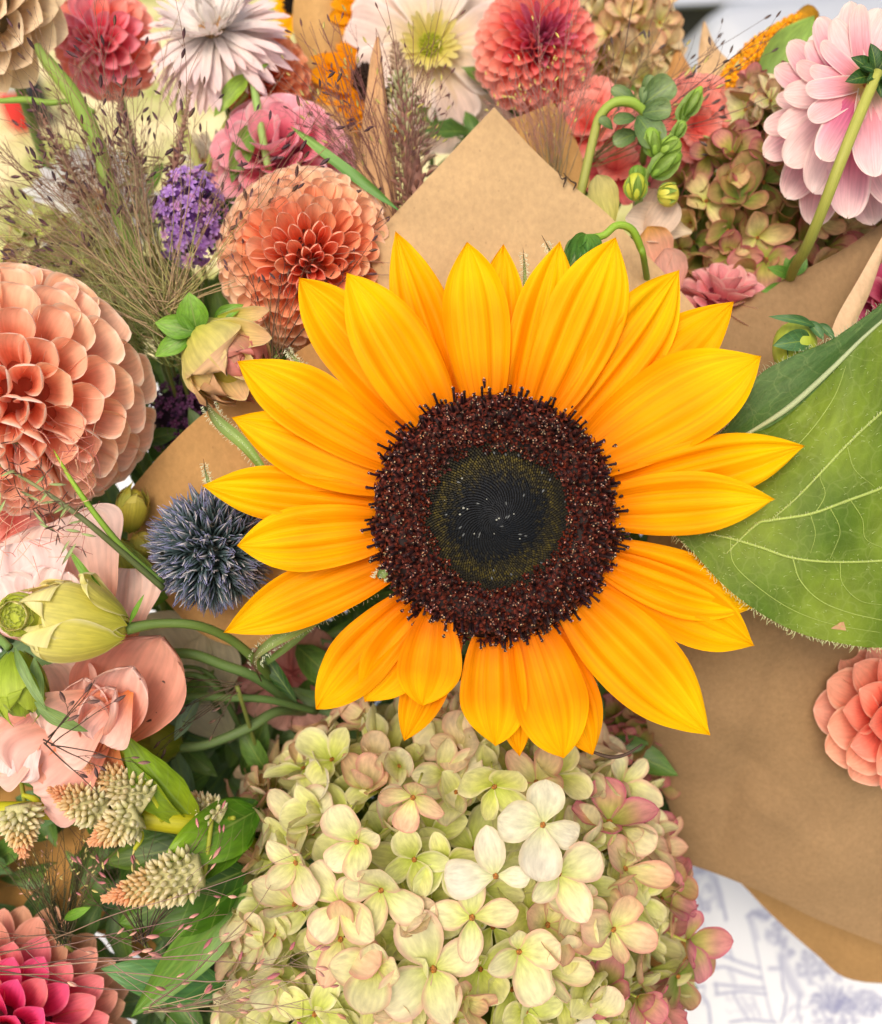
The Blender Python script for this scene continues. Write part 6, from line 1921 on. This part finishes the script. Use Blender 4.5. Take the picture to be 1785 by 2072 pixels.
# pale green snapdragon parts below the ball dahlia
t = thing('snapdragon', 'yellow green snapdragon buds and leaves between the thistle and the ball dahlia', 'snapdragon', P(270, 1120, -260))
for (u, v, z, rx, ry, an, c1) in [(268, 1030, -250, 32, 56, 80, '#c4bc44'), (240, 1130, -240, 40, 46, 110, '#b4c04c'), (205, 1095, -230, 30, 40, 60, '#94b450'), (290, 1100, -260, 24, 34, 80, '#d0c458'), (130, 1000, -270, 30, 40, 40, '#a4bc5c')]:
    a = math.radians(an)
    bud(t, P(u, v, z) - Vector((math.cos(a), math.sin(a), 0)) * ry, P(u, v, z) + Vector((math.cos(a), math.sin(a), .1)) * ry, rx * 2.2, 5,
        [('#6c8c24', c1, c1, '#d4cc64'), ('#84a030', c1, '#b8c058', c1)], int(u), name='petal')
leaf_part(t, P(330, 1200, -280), P(190, 1075, -200), (0, 0, 1), .4, ('#7ca048', '#8cac50', '#a0bc64'), seed=5)
leaf_part(t, P(340, 1210, -300), P(225, 1180, -230), (0, 0, 1), .5, ('#5c8c24', '#6c9c28', '#7ca830'), seed=6)
stem_of(t, P(300, 1150, -300), 600, 9)

# other hydrangea heads
head('pinkish green hydrangea head in shade at the right behind the pale pink dahlia', P(1530, 440, -560), (270, 245, 190), 74, 84,
     lambda u, v, rs: rs.choice(['moss', 'moss', 'blush', 'rose']), 5, nfill=40, fillt='moss', tmax=1.6, limit=230, color=(1.02, 1.05, .86), excl=lambda u, v: u < 1355 or v < 215 or (v < 290 and u < 1480))
head('pale pink and green hydrangea head just left of the pale pink dahlia', P(1558, 258, -480), (88, 110, 90), 18, 66,
     lambda u, v, rs: rs.choice(['blush', 'rose', 'ivory']), 6, nfill=10, fillt='blush', tmax=1.6, limit=100, color=(1, 1, .95))
head('cream hydrangea head at the top edge left of the car', P(1262, 100, -760), (128, 190, 120), 40, 70,
     lambda u, v, rs: rs.choice(['cream', 'ivory', 'blush', 'cream']), 7, nfill=26, fillt='cream', tmax=1.6, limit=180, color=(.97, .96, .86))
head('pale lime hydrangea head behind the grass above the large ball dahlia', P(70, 580, -560), (220, 150, 130), 46, 70,
     lambda u, v, rs: rs.choice(['lime', 'ivory', 'lime', 'moss']), 8, nfill=30, fillt='lime', tmax=1.6, limit=170, color=(.97, 1.02, .85))
head('small pink hydrangea head in shade beyond the lower right sunflower petals', P(1255, 1490, -640), (170, 150, 120), 40, 74,
     lambda u, v, rs: rs.choice(['rose', 'rose', 'blush', 'moss']), 9, nfill=22, fillt='rose', tmax=1.6, limit=150, color=(1, .95, .92))
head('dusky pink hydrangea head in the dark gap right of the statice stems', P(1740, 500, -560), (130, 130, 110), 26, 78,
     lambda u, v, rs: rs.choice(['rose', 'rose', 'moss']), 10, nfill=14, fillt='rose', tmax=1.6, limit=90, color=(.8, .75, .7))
t = thing('leafy_stem', 'fresh green leaves at the paper edge below the pale pink dahlia', 'leaves', P(1600, 560, -340))
for b_, e_, w_ in [((1600, 560, -340), (1628, 505, -320), .7), ((1600, 560, -340), (1552, 540, -320), .45), ((1600, 570, -340), (1590, 520, -330), .6), ((1590, 580, -350), (1540, 590, -330), .4)]:
    leaf_part(t, P(*b_), P(*e_), (0, 0, 1), w_, ('#4c7c2c', '#5c8c34', '#6c9c3c'), seed=int(e_[0]))
stem_of(t, P(1600, 570, -350), 300, 6)
t = thing('leafy_stem', 'bright green leaves at the top edge above the cream hydrangea', 'leaves', P(1250, 20, -720))
for b_, e_, w_ in [((1270, 40, -720), (1215, 5, -700), .6), ((1265, 40, -720), (1275, -20, -700), .6), ((1265, 45, -720), (1238, 60, -700), .5)]:
    leaf_part(t, P(*b_), P(*e_), (0, 0, 1), w_, LG, seed=int(e_[0]))
stem_of(t, P(1268, 45, -730), 600, 6)
# ---------------------------------------------------------------- wispy grasses
def seed_geo(c0, c1):
    b = MB()
    b.addm(blob(.15, .5, .12, 6, 7, (1, 1, 1), power=1.6), Matrix.Translation((0, .5, 0)))
    b.addm(petal('lance', W=.30, nu=3, nv=2, roll=(1.2, 1.2), bend=(.18, -.3, 0), cols=((1.5, 1.5, 1.3), (1.3, 1.2, 1.1), (1, 1, 1))), Matrix.Translation((0.0, .05, .08)))
    v, f, c, t = b.geo()
    return v, f, c * (hx(c0) * (1 - v[:, 1:2]) + hx(c1) * v[:, 1:2]), t


def spray(label, root, a0, a1, L, n, cols, scol, seed, nseed=140, zr=(-.25, .35), side=5, r=1.5, group='wispy grass sprays', curve=.25, seedlen=15, wig=.05, fr=.35, leafy=0, root_spread=14, down=True):
    rs = random.Random(seed)
    root = P(*root)
    t = thing('grass_spray', label, 'ornamental grass', root, group)
    mb = MB()
    ends = []
    for i in range(n):
        a = math.radians(rs.uniform(a0, a1))
        l = L * rs.uniform(.55, 1.08)
        zz_ = rs.uniform(*zr)
        d = Vector((math.cos(a), math.sin(a), zz_)).normalized()
        s = d.cross(Vector((0, 0, 1))).normalized()
        cv = rs.uniform(-curve, curve)
        p0 = root + Vector((rs.uniform(-1, 1), rs.uniform(-1, 1), rs.uniform(-1, 1))) * root_spread
        pts = []
        for k in range(7):
            f = k / 6
            pts.append(p0 + d * l * f + s * (cv * l * f * f + rs.uniform(-wig, wig) * l * .22 * (f > 0)) + DOWN * (f * f * l * .04))
        c0, c1 = rs.choice(cols)
        rr = r * rs.uniform(.7, 1.2)
        mb.addm(tube(pts, [rr * 1.25, rr, rr * .8, rr * .5], 3, 14, cols=[c0, c0, c1, c1], cap=False))
        cp = csamp(pts, 25)
        ends.append((V3(cp[-1]), V3(cp[-1] - cp[-3])))
        for j in range(side):
            k = rs.randint(int(24 * fr), 22)
            q = V3(cp[k])
            td = V3(cp[min(k + 2, 24)] - cp[k - 1]).normalized()
            dd = (td + s * rs.choice((-1, 1)) * rs.uniform(.25, .75) + Vector((0, 0, rs.uniform(-.4, .5)))).normalized()
            sl = l * rs.uniform(.10, .34) * (1.15 - k / 30)
            e = q + dd * sl + s * rs.uniform(-.1, .1) * sl
            m_ = q + dd * sl * .5 + Vector((rs.uniform(-1, 1), rs.uniform(-1, 1), 0)) * sl * .05
            mb.addm(tube([q, m_, e], [rr * .6, rr * .45, rr * .38], 3, 6, cols=[c1, c1], cap=False))
            ends.append((e, e - m_))
            if rs.random() < .5:
                dd2 = (dd + s * rs.choice((-1, 1)) * .6 + Vector((0, 0, rs.uniform(-.3, .3)))).normalized()
                e2 = m_ + dd2 * sl * .45
                mb.addm(tube([m_, (m_ + e2) / 2 + Vector((0, 0, 2)), e2], [rr * .4] * 3, 3, 4, cols=[c1, c1], cap=False))
                ends.append((e2, e2 - m_))
    part('stalks', mb.mesh('grass_stalks', M_GRASS), t, kind='stuff')
    ms = [mesh_of(seed_geo(a_, b_), 'grass_seed', M_GRASS) for a_, b_ in scol]
    rs.shuffle(ends)
    for e, d in ends[:min(nseed, 300)]:
        k = rs.uniform(.8, 1.15)
        part('seed', ms[rs.randrange(len(ms))], t, frame(d.normalized() + Vector((rs.uniform(-.3, .3), rs.uniform(-.3, .3), 0)), (0, 0, 1), e, seedlen * rs.uniform(.7, 1.3)), color=(k, k, k))
    if down:
        stem_of(t, root, 700, 5, '#7a8440')
    return t


BR = [('#b8b070', '#a07c60'), ('#a4a460', '#84604c'), ('#b89c78', '#987464'), ('#b0986c', '#8c6858')]
DS = [('#4a3038', '#2e1c24'), ('#5c3c44', '#382028'), ('#6a4c3c', '#3c2828')]
spray('tall spray of fine dark seeded grass fanning over the coral pink dahlia, top left', (310, 600, -280), 86, 142, 640, 50, BR, DS, 1, nseed=150, side=6, seedlen=22, r=1.2, root_spread=55)
spray('pale airy veil of hair fine golden grass over the upper left blooms', (300, 640, -440), 70, 160, 640, 85, [('#c8c08c', '#bca884'), ('#b8b47c', '#c4ac8c'), ('#d0c098', '#b89c80')], [('#8c6c5c', '#6c4c44'), ('#a8946c', '#846c50')], 16, nseed=120, side=5, seedlen=13, r=1.0, curve=.3, fr=.3, root_spread=90)
spray('long thin grass strands arching right over the mauve and orange dahlias', (340, 620, -250), 20, 84, 600, 20, BR, DS, 14, nseed=80, side=5, seedlen=22, r=1.2, curve=.35)
spray('sparse dark seeded strands reaching down to the pale lime hydrangea', (330, 330, -330), 165, 215, 420, 10, BR, DS, 15, nseed=40, side=4, seedlen=22, r=1.2, curve=.3, down=False)
spray('fine brown grass fanning out to the left edge above the large ball dahlia', (310, 640, -240), 118, 172, 520, 46, BR, DS, 2, nseed=80, side=5, seedlen=20, r=1.2, root_spread=60)
spray('low tangle of fine green grass between the long stem and the large ball dahlia', (350, 690, -300), 95, 165, 330, 90, [('#98a458', '#b4b878'), ('#889448', '#a4a868'), ('#a0a864', '#c4c088'), ('#988c5c', '#b4a078')],
      [('#8c8c50', '#6c6c38'), ('#a89c6c', '#7c7448')], 3, nseed=90, side=5, seedlen=10, r=1.2, fr=.2, root_spread=80)
spray('bronze grass spray rising behind the kraft corner with tan seeds, top centre', (812, 470, -330), 72, 138, 520, 60, [('#8a6450', '#8c5c54'), ('#7c5444', '#7c4c48'), ('#a07c5c', '#8c6458')],
      [('#6c4844', '#4c3030'), ('#a8a05c', '#8c8448')], 4, nseed=170, side=5, seedlen=15, r=1.3)
spray('pinkish upright grass spray in front of the raspberry red dahlia', (1120, 430, -360), 72, 112, 520, 34, [('#94805c', '#a87468'), ('#8c7c50', '#b07c74')], [('#c8c070', '#a8a050'), ('#8c6858', '#6c4844')], 5, nseed=120, side=5, seedlen=12, r=1.3)
spray('thin grass strands fanning to the right across the car bumper', (1190, 330, -400), 12, 66, 500, 16, [('#8c7c4c', '#6c5450'), ('#7c6c48', '#5c4848')], [('#5c4c48', '#3c3434'), ('#b0a868', '#8c8450')], 6, nseed=60, side=5, seedlen=20, r=1.4, fr=.3)
spray('sparse pink seeded grass strands lying across the lower left corner', (-120, 1960, -40), -12, 20, 860, 6, [('#a88c6c', '#a8847c'), ('#8c7054', '#a08078'), ('#6c5044', '#8c6c64')], [('#b88480', '#8c5c58'), ('#c8a08c', '#a0706c')], 7,
      nseed=34, side=3, seedlen=24, r=1.7, zr=(-.1, .06), curve=.12, down=False)
spray('dark wiry grass tuft with cream dots above the magenta dahlia, lower left', (128, 1905, -230), 62, 128, 300, 44, [('#3c3c1c', '#5c5430'), ('#4c4420', '#6c5c3c'), ('#2c2c18', '#4c4428')], [('#d8cc8c', '#b0a868'), ('#c89c84', '#a87c6c')], 8, nseed=70, side=4, seedlen=9, r=1.3)
spray('loose brown grass strands arching under the celosia spikes', (290, 1905, -150), 30, 165, 330, 22, [('#5c4834', '#7c6450'), ('#3c2c24', '#6c5040')], [('#b87c80', '#8c5458'), ('#c8c07c', '#a8a060')], 9, nseed=44, side=4, seedlen=17, r=1.3)
spray('few dark grass strands hanging over the salmon pink bloom', (90, 1500, 40), -60, 120, 190, 6, [('#3c2c20', '#4c3828')], [('#5c4040', '#3c2828'), ('#7c5c54', '#4c3434')], 10, nseed=12, side=2, seedlen=24, r=1.6, zr=(-.05, .1), down=False)
spray('loose grass strands crossing the arching grey green stems', (480, 1390, -180), 150, 260, 230, 9, [('#4c3c28', '#3c2c20')], [('#5c4438', '#3c2c24')], 11, nseed=18, side=2, seedlen=20, r=1.5, zr=(-.1, .1))
spray('pale grass strands running over the front of the cream hydrangea edge', (300, 2040, -60), -14, 40, 420, 7, [('#b0a078', '#c0b08c'), ('#7c6450', '#a08870')], [('#a86470', '#8c5058'), ('#c89c84', '#a87468')], 12, nseed=16, side=2, seedlen=26, r=1.6, zr=(-.05, .1), down=False)
spray('fine dark grass strands over the apricot ball dahlia', (560, 720, -100), 50, 110, 460, 12, [('#5c4434', '#4c302c'), ('#7c6040', '#5c3c34')], DS, 13, nseed=50, side=4, seedlen=17, r=1.3, zr=(-.5, -.15))

MIL = [('#98905c', '#b8b488', '#ccc49c'), ('#887454', '#a88c70', '#bca088'), ('#785448', '#986c5c', '#a87c6c')]


def millet(label, a, b_, r, n, seed, pal=MIL, size=20, group='feathery millet heads'):
    return spike('millet', 'millet', label, P(*a), P(*b_), r, n, 'lance', pal, seed, group, open_=.6, prof=([0, .15, .6, 1], [.8, 1, .8, .2]), size=size, partname='spikelet', mat=M_GRASS, jit=.4,
                 stemto=[P(*a) + DOWN * 200, P(*a) + DOWN * 600])


millet('brown and green feathery millet head left of the tall kraft corner', (848, 440, -330), (800, 92, -420), 62, 300, 21, pal=[MIL[2], MIL[1], MIL[0], ('#7c7c44', '#a4a874', '#b4a88c'), MIL[1]], size=27)
millet('greenish brown millet head beside the long green stem', (300, 470, -330), (238, 190, -380), 34, 170, 22, size=22)
millet('dark brown millet head near the left edge in the wispy grass', (215, 500, -300), (85, 235, -330), 26, 140, 23, pal=[MIL[0], MIL[2], MIL[2]], size=22)
millet('thin brown millet head rising into the coral pink dahlia', (335, 420, -360), (385, 190, -400), 22, 110, 24, pal=[MIL[2], MIL[1]], size=20)

# spikelets in front of the ball dahlia at the left edge
t = thing('wild_oat', 'stem of brown forked and green pointed spikelets before the large ball dahlia, left edge', 'ornamental grass', P(340, 1200, -60))
part('stem', mesh_of(tube([P(330, 1190, -80), P(250, 1120, -40), P(180, 1060, -10), P(120, 1015, 0), P(60, 975, 0), P(-20, 930, 0)], [7, 6.5, 6, 5, 3.5, 2.5], 8, 40, cols=['#4c5c30', '#5c6438', '#7c8458', '#94985c']), 'stem', M_GRN), t)
rs = random.Random(12)
dk = mesh_of(petal('lance', W=.16, nu=4, nv=3, roll=(1.6, 1.4), bend=(0, .3, 0), cols=('#5c3428', '#4a2a22', '#2e1a16')), 'brown_spikelet', M_GRASS)
gn = mesh_of(petal('lance', W=.20, nu=6, nv=3, roll=(1.4, 1.2), bend=(0, .3, 0), cols=('#9cac70', '#8c9c64', '#5c4c38')), 'green_spikelet', M_GRASS)
for i in range(46):
    f = rs.random()
    p = P(170 - 190 * f, 1052 - 120 * f + rs.uniform(-70, 70), rs.uniform(-10, 50))
    a = rs.uniform(0, 6.28)
    if i % 2:
        for k in range(rs.choice((2, 3, 4))):
            an = a + k * 1.9 + rs.uniform(-.3, .3)
            part('spikelet', dk, t, frame((math.cos(an), math.sin(an), rs.uniform(-.3, .5)), (0, 0, 1), p, rs.uniform(18, 30)))
    else:
        part('spikelet', gn, t, frame((math.cos(a), math.sin(a), rs.uniform(-.2, .4)), (0, 0, 1), p, rs.uniform(30, 52)))
hb = MB()
for i in range(130):
    p = P(rs.uniform(-10, 190), rs.uniform(850, 1130), rs.uniform(-60, 20))
    a = rs.uniform(0, 6.28)
    L = rs.uniform(20, 70)
    d = Vector((math.cos(a), math.sin(a), rs.uniform(-.2, .3))) * L
    hb.addm(tube([p, p + d * .5 + Vector((rs.uniform(-6, 6), rs.uniform(-6, 6), 0)), p + d], [.9, .8, .5], 3, 6, rs.choice(['#f0b49c', '#d87c6c', '#b0605c', '#c8a080', '#a05c4c']), cap=False))
part('bristles', hb.mesh('bristles', M_GRASS), t, kind='stuff')

# small bits
t = thing('twig', 'short dark dry twig poking out right of the hydrangea under the sunflower', 'twig', P(1200, 1524, -60))
part('stick', mesh_of(tube([P(1195, 1520, -70), P(1235, 1532, -60), P(1268, 1526, -55), P(1300, 1506, -55)], [3, 4, 3.4, 2.4], 6, 20, '#4a3a30'), 'stick', M_DARK), t)
t = thing('grass_seed', 'two tiny loose grass seeds on the right slope of the tall kraft corner', 'grass seed', P(1150, 370, -270))
for q in ([(1128, 344, -270), (1137, 362, -268), (1145, 360, -268), (1140, 378, -268)], [(1140, 350, -268), (1155, 366, -268), (1165, 372, -266), (1160, 384, -266)]):
    part('seed', mesh_of(tube([P(*k) for k in q], [1, 1.6, 2.6, 1.2], 5, 14, '#3c2c20'), 'seed', M_DARK), t)
t = thing('white_petal', 'white papery bloom pieces in the gap under the salmon pink bloom', 'flower', P(340, 1440, -520))
for b_, e_, w_ in [((330, 1500, -560), (350, 1400, -520), .6), ((330, 1500, -560), (385, 1450, -520), .5), ((330, 1500, -560), (310, 1420, -520), .5)]:
    g = petal('round', W=w_, nu=10, nv=8, roll=(.9, .7), bend=(-.2, .4, 0), cols=('#d8d8cc', '#eeeee8', '#f0f0ea'), seed=int(e_[0]))
    part('petal', mesh_of(g, 'petal', M_PET), t, anchor(P(*b_), P(*e_), (0, 0, 1)))
t = thing('white_petal', 'cream flower petals behind the globe thistle and grey green stems', 'flower', P(380, 1290, -420))
for b_, e_, w_ in [((420, 1420, -480), (300, 1240, -420), .8), ((440, 1420, -480), (420, 1280, -420), .9), ((380, 1180, -420), (318, 1010, -380), .5), ((470, 1500, -520), (380, 1380, -460), .8)]:
    g = petal('round', W=w_, nu=14, nv=10, roll=(.9, .7), bend=(-.2, .4, 0), cols=('#b8b48c', '#d4ccac', '#dcd2b4'), seed=int(e_[0]))
    part('petal', mesh_of(g, 'petal', M_PET), t, anchor(P(*b_), P(*e_), (0, 0, 1)))

# dark foliage deep inside the bouquets
rs = random.Random(99)
b = MB()
lg = [petal('leaf', W=.42, nu=10, nv=5, roll=(.9, .6), bend=(.2, -.6, 0), cols=c_, seed=k, ripple=.03) for k, c_ in enumerate([('#3c5c24', '#4f7430', '#648a3c'), ('#486828', '#5c8034', '#749444'), ('#4c6c3c', '#5f804c', '#78945c')])]


def deep(u0, u1, v0, v1, z0, z1, n, L=170):
    for _ in range(n):
        u, v, z = rs.uniform(u0, u1), rs.uniform(v0, v1), rs.uniform(z0, z1)
        a = rs.uniform(0, 6.28)
        d = Vector((math.cos(a), math.sin(a), rs.uniform(-.2, .6)))
        b.addm(lg[rs.randrange(3)], frame(d, (rs.uniform(-.5, .5), rs.uniform(-.3, .6), 1), P(u, v, z), L * rs.uniform(.7, 1.3)))


deep(-60, 760, 560, 1560, -760, -480, 300)
deep(330, 1250, 1250, 2150, -1000, -700, 200, 220)
deep(300, 560, 1450, 2100, -560, -400, 40)
deep(-60, 420, 1400, 1860, -560, -400, 90)
deep(1330, 1800, 420, 640, -900, -560, 60)
deep(1010, 1330, 170, 420, -800, -620, 60, 130)
deep(420, 800, 240, 560, -860, -680, 70, 150)
deep(900, 1060, 190, 330, -760, -600, 14, 130)
deep(1150, 1420, 1350, 1640, -900, -720, 50)
deep(270, 520, 1880, 2160, -640, -420, 70)
deep(440, 640, 1380, 1560, -760, -560, 50)
deep(-60, 60, 1250, 1400, -500, -330, 30)
deep(250, 420, 880, 1120, -560, -360, 30, 120)
deep(1230, 1500, 850, 1250, -700, -560, 60)
deep(700, 1250, 1150, 1500, -620, -480, 60)
o = part('foliage', b.mesh('foliage', M_LEAF), None, kind='stuff')
tag(o, 'dark green leaves and stems packed deep between the blooms', 'foliage')
